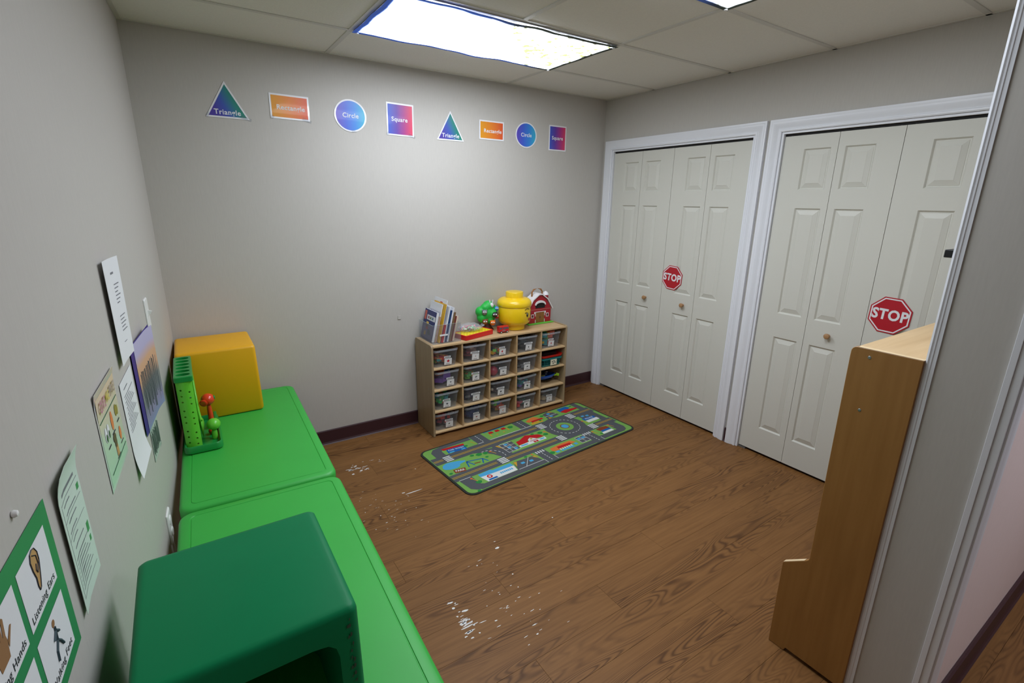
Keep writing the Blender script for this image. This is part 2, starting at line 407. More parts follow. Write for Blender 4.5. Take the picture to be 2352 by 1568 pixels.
# casings
CAS = [(0.0, 0.0), (0.0, 0.009), (0.006, 0.012), (0.012, 0.0115), (0.016, 0.008), (0.022, 0.008), (0.03, 0.012), (0.044, 0.0165), (0.052, 0.0175), (0.058, 0.0165), (0.064, 0.018), (0.07, 0.017), (0.07, 0.0)]
def closet_trim(name, ya, yb, zo):
    rings = []
    for path in range(4):
        ring = []
        for u, v in CAS:
            yy = ya+u if path in (0, 1) else yb-u
            zz = 0.001 if path in (0, 3) else zo+u
            ring.append((W-0.0006-v, yy, zz))
        rings.append(ring)
    t = struct(MB().loft(rings).build(name, M_TRIM, smooth=30))
    # jamb lining and dark door track
    MB().box(W-0.002, W+0.115, ya-0.001, ya-0.014, 0.001, zo).box(W-0.002, W+0.115, yb+0.001, yb+0.014, 0.001, zo).box(W-0.002, W+0.115, yb+0.014, ya-0.014, zo-0.012, zo-0.001).build('jamb', M_TRIM, t)
    MB().box(W+0.016, W+0.05, yb+0.016, ya-0.016, zo-0.024, zo-0.0125).build('door_track', M_DARK, t)
    return t
closet_trim('trim_1', YA1, YB1, ZO)
closet_trim('trim_2', YA2, YB2, ZO)
# casing of the opening to the next room (right leg and head, on the near face)
rings = []
for k in range(3):
    ring = []
    for u, v in CAS:
        px = XP+0.001+u*0.66 if k < 2 else -0.15
        pz = 0.001 if k == 0 else 2.149+u*0.66
        ring.append((px, YP1-0.0046-v*0.66, pz))
    rings.append(ring)
struct(MB().loft(rings).build('trim_3', M_TRIM, smooth=30))
struct(MB().box(XP-0.004, XP-0.0006, YP1-0.006, YP1+0.012, 0.001, 2.14).box(XP-0.007, XP-0.0006, YP1+0.012, YP1+0.026, 0.001, 2.14).build('trim_4', M_TRIM, bevel=0.001))
# white corner bead on the far corner of the partition end
bead = [(0.0006, 0.018), (-0.003, 0.018), (-0.003, 0.010), (-0.0045, 0.008), (-0.0045, 0.004), (-0.006, 0.0), (-0.004, -0.005), (0.002, -0.0055), (0.02, -0.003), (0.02, -0.0006)]
bead = [(XP-0.0006+a if a < 0 else XP+a-0.0006, YP0-b) for a, b in bead]
struct(MB().loft([[(x, y_, z) for x, y_ in bead] for z in (0.001, 2.149)]).build('trim_5', M_TRIM))

# ---------------------------------------------------- bifold closet doors
def leaf_mesh(w, h, pan):
    """door leaf in local coords: x across (0..w), y up (0..h), z out. pan = list of panel rects; each is a bevelled recess"""
    mb = MB(); th = 0.03
    xs = sorted({0, w} | {p[0] for p in pan} | {p[1] for p in pan}); ys = sorted({0, h} | {p[2] for p in pan} | {p[3] for p in pan})
    holes = {(p[0], p[1], p[2], p[3]) for p in pan}
    for i in range(len(xs)-1):
        for j in range(len(ys)-1):
            r = (xs[i], xs[i+1], ys[j], ys[j+1])
            if r in holes: continue
            mb.add([(r[0], r[2], 0), (r[1], r[2], 0), (r[1], r[3], 0), (r[0], r[3], 0)], [(0, 1, 2, 3)])
    for (a, b, c, d) in holes:
        e, dp = 0.007, -0.009
        rg = [[(a+i, c+i, z), (b-i, c+i, z), (b-i, d-i, z), (a+i, d-i, z)] for i, z in ((0, 0), (e*0.4, -0.003), (e, dp))]
        mb.loft(rg, cap0=False, cap1=True)
    mb.add([(0, 0, 0), (w, 0, 0), (w, h, 0), (0, h, 0), (0, 0, -th), (w, 0, -th), (w, h, -th), (0, h, -th)],
           [(1, 0, 4, 5), (2, 1, 5, 6), (3, 2, 6, 7), (0, 3, 7, 4), (4, 7, 6, 5)])
    return mb
def raised(a, b, c, d):
    g = 0.012
    return MB().loft([[(a+i, c+i, z), (b-i, c+i, z), (b-i, d-i, z), (a+i, d-i, z)] for i, z in ((g, -0.0089), (g+0.001, -0.0075), (g+0.022, -0.0015), (g+0.024, -0.0005))], cap0=False)
def knob(parent, x, y):
    prof = [(0.010, 0), (0.010, 0.002), (0.0065, 0.005), (0.0065, 0.010), (0.0125, 0.015), (0.016, 0.020), (0.0165, 0.024), (0.014, 0.029), (0.008, 0.0315), (0.002, 0.032)]
    return MB().lathe(prof, 20).build('knob', M_WOODK, parent, smooth=40, loc=(x, y, 0.0003))
def closet_doors(name, ya, yb, knobs):
    z0 = 0.018; h = ZO-0.026-z0
    d = struct_empty(name, (W+0.012, ya-0.016, z0), RIGHTR)
    tot = (ya-yb)-0.032; lw = tot/4
    for i in range(4):
        wide, narrow = 0.118, 0.036
        a, b = (wide, lw-narrow) if i % 2 == 0 else (narrow, lw-wide)
        zz = [(0.185-z0, 0.812-z0), (0.962-z0, 1.588-z0), (1.690-z0, 1.912-z0)]
        pans = [(a, b, c, e) for c, e in zz]
        g = 0.0012 if i != 2 else 0.0012
        mb = leaf_mesh(lw-2*g, h, pans)
        lf = mb.build('door_leaf', M_DOOR, d, loc=(i*lw+g, 0, 0))
        for p in pans: raised(*p).build('raised_panel', M_DOOR, lf)
        for ki, kx in knobs:
            if ki == i: knob(lf, kx, 0.887-z0)
        # pivot pin at the top
        MB().lathe([(0.004, 0), (0.004, 0.012)], 10).build('pivot_pin', M_WHITE, lf, loc=(0.03 if i % 2 == 0 else lw-0.03, h+0.0, -0.015), rot=(R(-90), 0, 0))
    MB().box(0.002, 0.05, -0.018, -0.006, -0.03, 0.0).build('floor_bracket', M_STEEL, d)
    return d
LW1 = (1.224-0.032)/4
closet_doors('door_1', YA1, YB1, [(1, LW1*1.0-0.15), (2, 0.21)])
closet_doors('door_2', YA2, YB2, [(1, LW1-0.167), (2, 0.19)])

# ================================================================== LAMPS
def lamp_cover_mat():
    m = bpy.data.materials.new('printed_light_cover'); m.use_nodes = True; MATS[m.name] = m
    nt = m.node_tree; N, L = nt.nodes, nt.links
    b = N['Principled BSDF']; b.inputs['Roughness'].default_value = 0.7
    def math_(op, a, c, d=None):
        n = N.new('ShaderNodeMath'); n.operation = op
        for i, v in enumerate((a, c, d)):
            if v is None: continue
            if isinstance(v, (int, float)): n.inputs[i].default_value = v
            else: L.new(v, n.inputs[i])
        return n.outputs[0]
    tc = N.new('ShaderNodeTexCoord'); sp = N.new('ShaderNodeSeparateXYZ'); L.new(tc.outputs['UV'], sp.inputs[0])
    X, Y = sp.outputs[0], sp.outputs[1]
    n1 = N.new('ShaderNodeTexNoise'); n1.inputs['Scale'].default_value = 9; n1.inputs['Detail'].default_value = 3; L.new(tc.outputs['Object'], n1.inputs['Vector'])
    n2 = N.new('ShaderNodeTexNoise'); n2.inputs['Scale'].default_value = 22; n2.inputs['Detail'].default_value = 5; L.new(tc.outputs['Object'], n2.inputs['Vector'])
    dx = math_('SUBTRACT', 0.61, math_('ABSOLUTE', X, 0)); dy = math_('SUBTRACT', 0.305, math_('ABSOLUTE', Y, 0))
    d = math_('MINIMUM', dx, dy)
    dn = math_('ADD', d, math_('MULTIPLY', math_('SUBTRACT', n1.outputs['Fac'], 0.5), 0.02))
    # right and front borders carry dark foliage, left and back plain blue sky
    leaf = N.new('ShaderNodeMapRange'); L.new(math_('ADD', X, math_('MULTIPLY', Y, -0.9)), leaf.inputs['Value']); leaf.inputs['From Min'].default_value = 0.05; leaf.inputs['From Max'].default_value = 0.3
    mr = N.new('ShaderNodeMapRange'); mr.inputs['From Min'].default_value = 0.018; mr.inputs['From Max'].default_value = 0.034; L.new(dn, mr.inputs['Value'])
    lf2 = math_('MULTIPLY', leaf.outputs[0], math_('MULTIPLY', math_('SUBTRACT', n2.outputs['Fac'], 0.45), 3.0))
    inner = N.new('ShaderNodeMix'); inner.data_type = 'RGBA'; inner.inputs['A'].default_value = (0.85, 0.91, 1.0, 1); inner.inputs['B'].default_value = (0.82, 0.92, 0.42, 1)
    sp2 = N.new('ShaderNodeClamp'); L.new(math_('MULTIPLY', lf2, 0.5), sp2.inputs[0]); L.new(sp2.outputs[0], inner.inputs['Factor'])
    edge = N.new('ShaderNodeMix'); edge.data_type = 'RGBA'; edge.inputs['A'].default_value = (0.03, 0.09, 0.42, 1); edge.inputs['B'].default_value = (0.012, 0.02, 0.012, 1)
    L.new(leaf.outputs[0], edge.inputs['Factor'])
    L.new(edge.outputs['Result'], b.inputs['Base Color'])
    es = N.new('ShaderNodeMix'); es.data_type = 'RGBA'
    sm = math_('POWER', mr.outputs[0], 1.6)
    L.new(sm, es.inputs['Factor']); L.new(edge.outputs['Result'], es.inputs['A']); L.new(inner.outputs['Result'], es.inputs['B'])
    L.new(es.outputs['Result'], b.inputs['Emission Color'])
    spk = N.new('ShaderNodeClamp'); L.new(math_('MULTIPLY', math_('MULTIPLY', math_('SUBTRACT', n2.outputs['Fac'], 0.56), 30.0), leaf.outputs[0]), spk.inputs[0])
    L.new(spk.outputs[0], inner.inputs['Factor'])
    st = math_('MULTIPLY', math_('MULTIPLY', math_('ADD', math_('MULTIPLY', sm, 0.97), 0.03), LAMP), math_('SUBTRACT', 1.0, math_('MULTIPLY', spk.outputs[0], 0.925)))
    L.new(st, b.inputs['Emission Strength'])
    return m
M_COVER = lamp_cover_mat()
M_FIX = mat('fixture_metal', (150, 150, 152), 0.4)
M_MAG = mat('magnet_white', (225, 225, 228), 0.3)
def ceiling_light(cx, cy, label):
    t = thing('ceiling_light', label, 'ceiling light', (cx, cy, H))
    hw, hd = 0.61-0.012, 0.305-0.012
    mb = MB()
    mb.box(-hw, hw, hd-0.018, hd, -0.004, 0.02).box(-hw, hw, -hd, -hd+0.018, -0.004, 0.02).box(-hw, -hw+0.018, -hd+0.018, hd-0.018, -0.004, 0.02).box(hw-0.018, hw, -hd+0.018, hd-0.018, -0.004, 0.02)
    mb.build('frame', M_FIX, t)
    MB().box(-hw+0.018, hw-0.018, -hd+0.018, hd-0.018, 0.03, 0.045).build('housing', M_FIX, t)
    # thin printed cloth held at its corners: sags and its hem waves
    nx, ny = 32, 10; mb = MB(); rg = []
    rs = random.Random(int(cx*100)+int(abs(cy)*10))
    ph = [rs.uniform(0, 6) for _ in range(6)]
    for i in range(ny+1):
        v = -1+2*i/ny; rr = []
        for j in range(nx+1):
            u = -1+2*j/nx
            wav = 0.008*math.sin(9*u+ph[0])+0.005*math.sin(17*u+ph[1])
            edgey = 0.305-0.006+ (wav-0.008)*(1-u*u) * (1 if abs(v) > 0 else 0)
            edgex = 0.61-0.004 + (0.004*math.sin(7*v+ph[2])-0.004)*(1-v*v)
            sag = -0.009-0.010*(1-u*u)*(1-v*v) - 0.004*(1-u*u)*(0.5+0.5*math.sin(8*u+ph[3]))*abs(v)
            rr.append((u*edgex, v*edgey, sag))
        rg.append(rr)
    mb.loft(rg, cap0=False, cap1=False, closed=False)
    cv = mb.build('printed_cover', M_COVER, t, smooth=60)
    uvl = cv.data.uv_layers.new(name='cloth')
    for lp in cv.data.loops:
        jj, ii = lp.vertex_index % (nx+1), lp.vertex_index // (nx+1)
        uvl.data[lp.index].uv = ((-1+2*jj/nx)*0.61, (-1+2*ii/ny)*0.305)
    for sx in (-1, 1):
        for sy in (-1, 1):
            MB().lathe([(0.008, 0), (0.008, 0.004)], 12).build('magnet', M_MAG, t, loc=(sx*0.585, sy*0.283, -0.0155))
    return t
ceiling_light(XL+0.61, -D0-0.305, 'fluorescent panel under a printed sky cover, above the shape signs')
ceiling_light(XL+0.61, -D0-1.83+0.305, 'fluorescent panel under a blue cover, one tile row out from the shape signs')
ceiling_light(2.6, -3.9, 'added fill light panel with printed cover, unseen in the next room')  # unseen lamp added as fill, placed to brighten the next room's wall

# ================================================================== THINGS
# ---------------------------------------------------- green activity tables
def table(cx, cy, L_, label):
    t = thing('activity_table', label, 'table', (cx, cy, 0), (0, 0, R(-1.65)), 'green tables along the left wall')
    wd, z1 = 0.566, 0.484
    rg = []
    for ins, z in ((0.02, z1-0.055), (0.006, z1-0.052), (0.0, z1-0.042), (0.0, z1-0.014), (0.004, z1-0.005), (0.012, z1)):
        rg.append([(x, y, z) for x, y in rrect(wd-2*ins, L_-2*ins, 0.045-ins*0.5, 6)])
    # shallow groove running round the top
    for ins, z in ((0.036, z1+0.0003), (0.0375, z1-0.002), (0.0395, z1-0.002), (0.041, z1+0.0003)):
        rg.append([(x, y, z) for x, y in rrect(wd-2*ins, L_-2*ins, 0.02, 6)])
    MB().loft(rg).build('table_top', M_TABLE, t, smooth=35)
    for sx in (-1, 1):
        for sy in (-1, 1):
            MB().lathe([(0.026, 0), (0.026, 0.004), (0.022, 0.01), (0.026, z1-0.056)], 18, (sx*(wd/2-0.06), sy*(L_/2-0.08), 0.0005)).build('leg', M_TABLE, t, smooth=40)
    return t
table(0.2685, -0.646, 1.205, 'green plastic table against the back wall carrying the yellow cube')
table(0.2340, -1.862, 1.205, 'green plastic table carrying the dark green cube chair')

# ---------------------------------------------------- cube chairs
def cube_chair(name, label, m, loc, w, d, h, rotz, flare=0.0):
    t = thing(name, label, 'cube chair', loc, (0, 0, rotz))
    def shell(wx, dy, z0, z1, r, y0):
        rg = []
        for ins, z in ((r*0.9, z0), (r*0.3, z0+r*0.3), (0, z0+r), (0, z1-r), (r*0.12, z1-r*0.45), (r*0.45, z1-r*0.12), (r, z1)):
            k = flare*(1-(z-z0)/(z1-z0))
            rg.append([(x, y+y0, z) for x, y in rrect(wx-2*ins+k, dy-2*ins+k, max(r*1.1-ins*0.3, 0.006), 6)])
        return MB().loft(rg)
    a = shell(w, d, 0.0005, h, 0.015, 0).mesh('outer')
    b = shell(w-0.085, d, -0.06, h-0.062, 0.04, -0.055).mesh('inner')
    me = boolean(a, b, 'shell')
    for p in me.polygons: p.use_smooth = True
    me.set_sharp_from_angle(angle=R(38))
    obj('shell', me, m, t)
    return t
cube_chair('cube_chair', 'yellow plastic cube chair standing on the table by the back wall', M_CUBEY, (0.183, -0.198, 0.484), 0.358, 0.355, 0.366, R(180), 0.012)
cube_chair('cube_chair', 'dark green plastic cube chair, open side facing out, on the table', M_CUBEG, (0.124, -2.226, 0.484), 0.358, 0.368, 0.366, R(0.5), 0.008)
_cg = [o for o in bpy.data.objects if o.name.startswith('cube_chair') and not o.parent][-1]
mb = MB(); rs = random.Random(3)
for k in range(26):
    z = 0.345-0.24*(k/26)**0.9+rs.uniform(-0.006, 0.006); x = 0.160+rs.uniform(-0.004, 0.004); q = rs.uniform(0.001, 0.0035)
    y = -0.1861-0.004*(1-z/0.366)
    mb.add([(x-q*0.6, y, z-q*rs.uniform(1, 2.6)), (x+q*0.5, y, z-q), (x+q*0.7, y, z+q*0.8), (x-q*0.3, y, z+q*rs.uniform(1, 2.4))], [(0, 1, 2, 3)])
tag(mb.build('scuffs', mat('scuff_brown', (58, 74, 56), 0.8), _cg), kind='stuff')

# ---------------------------------------------------- ball drop toy on the table
M_TDG = mat('toy_dark_green', (26, 140, 62), 0.3); M_TLG = mat('toy_light_green', (104, 200, 58), 0.28)
M_TR = mat('toy_red', (226, 62, 30), 0.22, coat=0.3); M_TB = mat('toy_blue', (40, 110, 190), 0.3); M_TY = mat('toy_yellow', (240, 205, 30), 0.3)
tz = 0.4845
tw = thing('ball_drop_toy', 'green ball drop toy tower with oval holes, beside the yellow cube', 'toy', (0.0, -0.585, tz))
# tray
rg = []
for ins, z in ((0.006, 0.0005), (0, 0.006), (0, 0.030), (0.004, 0.036), (0.008, 0.036), (0.011, 0.030), (0.012, 0.012)):
    rg.append([(x+0.072, y, z) for x, y in rrect(0.152-2*ins, 0.375-2*ins, 0.028-ins*0.8, 6)])
MB().loft(rg).build('tray', M_TDG, tw, smooth=40)
MB().box(0.128, 0.142, 0.07, 0.178, 0.012, 0.052).build('tray_stop', M_TDG, tw, bevel=0.004)
# tower: two end cheeks joined by a wall, pierced by peep holes
ht = 0.336
def cheek(y0, y1):
    rg = [[(0.036+x, y, 0.024+z) for x, z in ((-0.030, 0), (0.030, 0), (0.031, ht-0.024), (-0.031, ht-0.024))] for y in ()]
    pts = []
    n = 10
    for i in range(n+1):
        u = -1+2*i/n; pts.append((0.036+0.031*u, y0-0.012*(1-u*u)*(1 if y0 < 0 else -1)))
    pts += [(0.067, y1), (0.005, y1)]
    mb = MB().prism(pts, 0.012, ht)
    return mb
a = cheek(-0.138, -0.128).mesh('cheek_a')
cut = MB()
for g in range(3):
    for k in range(3):
        for sx in (-1, 1):
            z = 0.290-g*0.098-k*0.028-0.006*sx
            cut.loft([[(0.036+sx*0.0155+0.0042*math.cos(2*PI*j/10), yy, z+0.0042*math.sin(2*PI*j/10)) for j in range(10)] for yy in (-0.16, -0.12)])
me = boolean(a, cut.mesh('holes'), 'tower_end')
obj('tower_end', me, M_TLG, tw)
cheek(0.182, 0.174).build('tower_end', M_TLG, tw)
MB().box(0.005, 0.011, -0.128, 0.174, 0.012, ht).build('tower_wall', M_TLG, tw)
for zz in (0.10, 0.19, 0.28):
    MB().box(0.011, 0.062, -0.126, 0.172, zz, zz+0.006).build('ball_ramp', M_TLG, tw)
MB().tube([(0.064, 0.172, 0.33), (0.066, 0.12, 0.20), (0.07, 0.0, 0.13), (0.075, -0.07, 0.11)], 0.006, 8).build('chute_rail', M_TLG, tw, smooth=50)
rg = [[(0.074+0.012*math.sin(PI*v)*math.cos(a_), -0.06+0.08*v, 0.035+0.08*math.sin(PI*v*0.5)*(1-v)*2*0.8+0.03*math.sin(a_)) for a_ in [2*PI*j/12 for j in range(12)]] for v in (0.05, 0.25, 0.5, 0.75, 0.95)]
MB().loft(rg).build('chute', M_TLG, tw, smooth=50)
# top plate with six oval openings
pl = MB().loft([[(0.037+x, 0.018+y, z) for x, y in rrect(0.072-2*i, 0.345-2*i, 0.008, 3)] for i, z in ((0.002, ht-0.002), (0, ht), (0, ht+0.02), (0.003, ht+0.023))]).mesh('plate')
ct = MB()
for k in range(6): ct.loft([[(0.037+0.0275*math.cos(2*PI*j/20), 0.018-0.135+k*0.054+0.0195*math.sin(2*PI*j/20), z) for j in range(20)] for z in (ht-0.05, ht+0.05)])
obj('top_plate', boolean(pl, ct.mesh('c'), 'top_plate'), M_TDG, tw)
for (bx, by, bz, m) in ((0.040, 0.13, 0.216+0.021, M_TR), (0.040, 0.02, 0.216+0.021, M_TB), (0.040, -0.10, 0.306+0.021, M_TR), (0.040, 0.05, 0.126+0.021, M_TY)):
    pass
def ball(label, m, x, y, z, r): 
    return tag(MB().sphere((0, 0, 0), r, 20, 12).build('toy_ball', m, None, smooth=80, loc=(x, -0.585+y, tz+z)), label, 'ball', 'balls of the ball drop toy')
ball('red ball on the top ramp of the ball drop toy', M_TR, 0.036, -0.095, 0.286+0.0205, 0.02)
ball('blue ball on the middle ramp of the ball drop toy', M_TB, 0.036, -0.02, 0.196+0.0205, 0.02)
ball('red ball lying in the tray beside the light green mallet', M_TR, 0.112, -0.02, 0.0125+0.0165, 0.016)
# mallets standing in the tray
def mallet(name, label, m, x, y, zb, zt, hr, lean):
    t = thing(name, label, 'toy mallet', (x, -0.585+y, tz), (0, lean, 0))
    MB().lathe([(0.011, zb), (0.013, zb+0.008), (0.0115, (zb+zt)/2), (0.009, zt-hr)], 16).build('handle', m, t, smooth=50)
    rg = []
    MB().sphere((0, 0, zt), hr, 22, 14, 1.0, 1.08, 0.95).build('head', m, t, smooth=80)
    return t
t = mallet('toy_mallet', 'red mallet with round head standing by the ball drop toy', M_TR, 0.117, 0.055, 0.013, 0.165, 0.030, R(-1))
MB().lathe([(0.017, 0), (0.018, 0.006), (0.014, 0.010), (0.010, 0.010)], 18).build('striking_face', M_TR, t, smooth=50, loc=(-0.018, -0.022, 0.158), rot=(R(100), 0, R(-25)))
MB().sphere((0, 0, 0), 0.011, 12, 8, 0.5).build('green_cap', M_TDG, t, smooth=80, loc=(0.027, -0.003, 0.17))
mallet('toy_mallet', 'light green mallet with round head standing by the ball drop toy', M_TLG, 0.119, -0.080, 0.013, 0.086, 0.029, R(2))
wg = thing('bead_string', 'red and green beaded caterpillar lying in the toy tray', 'toy', (0.112, -0.585+0.055, tz+0.0125), (0, 0, 0))
for k in range(4):
    MB().sphere((0, 0.012+0.019*k, 0.012+0.0+0.0), 0.0115, 12, 8).build('bead', (M_TR, M_TDG)[k % 2], wg, smooth=80)

# ---------------------------------------------------- laminated shape signs on the back wall
def star_word(parent, s, size, x=0, y=0): return text('lettering', s, size, M_PAPER, parent, x, y, 0.0026, bold=0.018)
GR = {'triangle': ([(74, 58, 158), (58, 84, 176), (34, 128, 122), (28, 132, 82)], 0.45),
      'rectangle': ([(222, 150, 36), (226, 128, 44), (220, 92, 48)], 0.0),
      'circle': ([(92, 76, 188), (62, 96, 206), (52, 130, 214), (54, 168, 204)], 0.0),
      'square': ([(58, 84, 190), (94, 58, 160), (160, 48, 130), (214, 60, 96)], 0.0)}
def shape_sign(kind, cx, cz, w, h, label, tilt=0.0, word=0.04, peel=False, dx=0.0, dy=0.0):
    t = thing('shape_sign', label, 'wall sign', (cx, -0.0012, cz), (R(90), tilt, 0), 'laminated shape signs on the back wall')
    if kind == 'triangle': f = lambda s: [(0, h/2+s*1.9), (-w/2-s*1.6, -h/2-s), (w/2+s*1.6, -h/2-s)]
    elif kind == 'circle': f = lambda s: circ(w/2+s, 48, sy=h/w)
    else: f = lambda s: rrect(w+2*s, h+2*s, 0.0015, 2)
    MB().prism(f(0.0), 0.0, 0.0016).build('laminate_sheet', M_LAM, t)
    g = GR[kind]
    m = gradient('print_'+kind, g[0], 0, -w/2*0.8, w/2*0.8, 0.35, 0.12, g[1])
    MB().prism(f(-0.009 if kind != 'triangle' else -0.0085), 0.0016, 0.0021).build('colour_print', m, t)
    star_word(t, kind.capitalize(), word*0.86, dx, dy)
    if peel:   # strips of clear tape and a lifted corner
        for (px, py, pw, ph, pr) in (((w*0.42, -h*0.47, 0.05, 0.016, -0.3), (-w*0.44, -h*0.42, 0.03, 0.014, 0.9)) if kind != 'circle' else ((w*0.08, -h*0.47, 0.03, 0.014, 0.1),)):
            MB().boxm(Matrix.Translation((px, py, 0.0026)) @ Matrix.Rotation(pr, 4, 'Z') @ Matrix.Rotation(0.12, 4, 'Y'), pw, ph, 0.0004).build('clear_tape', M_ACRYL, t)
    return t
shape_sign('triangle', 0.411, 2.095, 0.205, 0.180, 'shiny taped triangle sign above the yellow cube', R(0), 0.041, True, 0, -0.062)
shape_sign('rectangle', 0.723, 2.091, 0.206, 0.128, 'shiny taped orange rectangle sign between the taped triangle and circle', R(0.5), 0.041, True, 0.005, -0.005)
shape_sign('circle', 1.060, 2.081, 0.190, 0.180, 'blue circle sign with taped lower edge, beside the taped square', 0, 0.042, True, 0, 0.0)
shape_sign('square', 1.371, 2.087, 0.178, 0.190, 'glossy square sign with peeling right edge, beside the taped circle', R(0.8), 0.042, True, -0.005, 0.0)
shape_sign('triangle', 1.722, 2.083, 0.202, 0.184, 'flat untaped triangle sign next to the glossy square', 0, 0.042, False, 0, -0.062)
shape_sign('rectangle', 2.044, 2.081, 0.201, 0.125, 'flat untaped orange rectangle sign above the cubby shelf', 0, 0.040, False, 0.008, -0.005)
shape_sign('circle', 2.340, 2.074, 0.188, 0.176, 'flat untaped blue circle sign above the toy barn', 0, 0.042, False, 0, 0.0)
shape_sign('square', 2.633, 2.074, 0.166, 0.180, 'flat untaped square sign nearest the closet doors', 0, 0.042, False, -0.002, 0.0)
tag(MB().box(-0.011, 0.011, -0.012, 0.012, 0, 0.003).box(-0.010, 0.010, -0.012, -0.008, 0.003, 0.0045).build('wall_hook', M_WALL, None, bevel=0.001, loc=(1.302, -0.0006, 0.818), rot=BACKR),
    'small painted adhesive hook on the bare back wall left of the cubby', 'hook')

# ---------------------------------------------------- stop signs on the closet doors
def stop_sign(cy, cz, size, label, tilt):
    t = thing('stop_sign', label, 'sign', (W+0.0112, cy, cz), (R(90), 0, R(-90)))
    t.rotation_euler = (Matrix.Rotation(R(-90), 4, 'Z') @ Matrix.Rotation(R(90), 4, 'X') @ Matrix.Rotation(tilt, 4, 'Z')).to_euler()
    oc = lambda r: [(r/math.cos(PI/8)*math.cos(PI/8+i*PI/4), r/math.cos(PI/8)*math.sin(PI/8+i*PI/4)) for i in range(8)]
    s = size/2
    MB().prism(oc(s), 0, 0.003).build('sign_board', M_RED, t)
    mb = MB()
    o, i_ = oc(s*0.94), oc(s*0.875)
    mb.loft([[(x, y, z) for x, y in p] for p, z in ((o, 0.003), (o, 0.0034), (i_, 0.0034), (i_, 0.003))], cap0=False, cap1=False)
    mb.build('white_border', M_PAPER, t)
    text('lettering', 'STOP', size*0.40, M_PAPER, t, 0, 0, 0.0036, bold=0.035, width=0.86)
    return t
stop_sign(-0.806, 1.073, 0.176, 'red stop sign stuck on the closet doors beside the back corner', R(-3))
stop_sign(-2.203, 1.060, 0.186, 'red stop sign stuck on the closet doors behind the tall wooden shelf', R(-2))

# ---------------------------------------------------- papers on the left wall
class Sheet:
    """thin sheet in wall coordinates: x right (along +y of the room), y up, z out; fn(x,y)->lift off the wall"""
    def __init__(s, w, h, fn): s.w, s.h, s.fn = w, h, fn
    def grid(s, x0, x1, y0, y1, off, nx, ny, mb=None):
        mb = mb or MB()
        rg = []
        for j in range(ny+1):
            rg.append([(x0+(x1-x0)*i/nx, y0+(y1-y0)*j/ny, s.fn(x0+(x1-x0)*i/nx, y0+(y1-y0)*j/ny)+off) for i in range(nx+1)])
        mb.loft(rg, cap0=False, cap1=False, closed=False)
        return mb
    def body(s, name, m, parent, t=0.0006, nx=14, ny=18):
        mb = s.grid(-s.w/2, s.w/2, -s.h/2, s.h/2, t, nx, ny)
        s.grid(-s.w/2, s.w/2, -s.h/2, s.h/2, 0, nx, ny, mb)
        n = (nx+1)*(ny+1)
        ring = [i for i in range(nx+1)]+[(j+1)*(nx+1)-1 for j in range(1, ny+1)]+[ny*(nx+1)+i for i in range(nx-1, -1, -1)]+[j*(nx+1) for j in range(ny-1, 0, -1)]
        for k in range(len(ring)):
            a, b = ring[k], ring[(k+1) % len(ring)]
            mb.f.append((a, b, b+n, a+n)); mb.mi.append(0)
        return mb.build(name, m, parent, smooth=50)
    def lines(s, name, m, parent, rows, t=0.0008):
        mb = MB()
        for (x0, x1, y, th) in rows: s.grid(x0, x1, y-th/2, y+th/2, t, max(1, int((x1-x0)/0.02)), 1, mb)
        return tag(mb.build(name, m, parent), kind='stuff')
flat = lambda x, y: 0.0008
def left_thing(name, label, cat, y, z, rotx=0.0):
    t = thing(name, label, cat, leftp(y, z, 0.0006), LEFTR)
    if rotx: t.rotation_euler = (Matrix.Rotation(R(87), 4, 'Z') @ Matrix.Rotation(R(90), 4, 'X') @ Matrix.Rotation(rotx, 4, 'Z')).to_euler()
    return t
M_PG = mat('poster_green', (52, 142, 86), 0.4, noise=0.12, nscale=10)
M_SKIN = mat('drawing_tan', (190, 150, 96), 0.6); M_SKIN2 = mat('drawing_brown', (150, 108, 72), 0.6)
# listening / helping / walking poster
pw, ph = 0.318, 0.268
t = left_thing('rules_poster', 'green bordered picture poster of ear, hand and walking feet', 'poster', -2.262-pw/2, 1.0125)
s_ = Sheet(pw, ph, flat); s_.body('poster_sheet', M_PG, t)
cells = []
for cx in (-1, 1):
    for cy in (1, -1):
        x0, x1 = (0.008, 0.131) if cx > 0 else (-0.135, -0.008)
        y0, y1 = (0.010, 0.105) if cy > 0 else (-0.112, -0.012)
        s_.grid(x0, x1, y0, y1, 0.0010, 2, 2).build('picture_panel', M_PAPER, t)
# ear (upper right panel)
ear = [(0.0, 0.036), (0.010, 0.033), (0.017, 0.022), (0.017, 0.008), (0.012, -0.006), (0.006, -0.020), (0.0, -0.032), (-0.005, -0.034), (-0.008, -0.024), (-0.007, -0.010), (-0.012, 0.006), (-0.014, 0.022), (-0.009, 0.033)]
mb = MB(); mb.poly([(0.069+x*0.95, 0.070+y*0.9) for x, y in ear], 0.0022); mb.build('ear_drawing', M_SKIN, t)
mb = MB()
for pts in ([(x*0.95+0.069, y*0.9+0.070, 0.0024) for x, y in ear+[ear[0]]], [(0.066, 0.095, 0.0025), (0.078, 0.088, 0.0025), (0.079, 0.074, 0.0025), (0.071, 0.064, 0.0025), (0.068, 0.07, 0.0025), (0.072, 0.078, 0.0025)]):
    mb.tube(pts, 0.0009, 4)
mb.build('ear_outline', M_INK, t)
text('lettering', 'Listening Ears', 0.0175, M_INK, t, 0.069, 0.0225, 0.0022, bold=0.005)
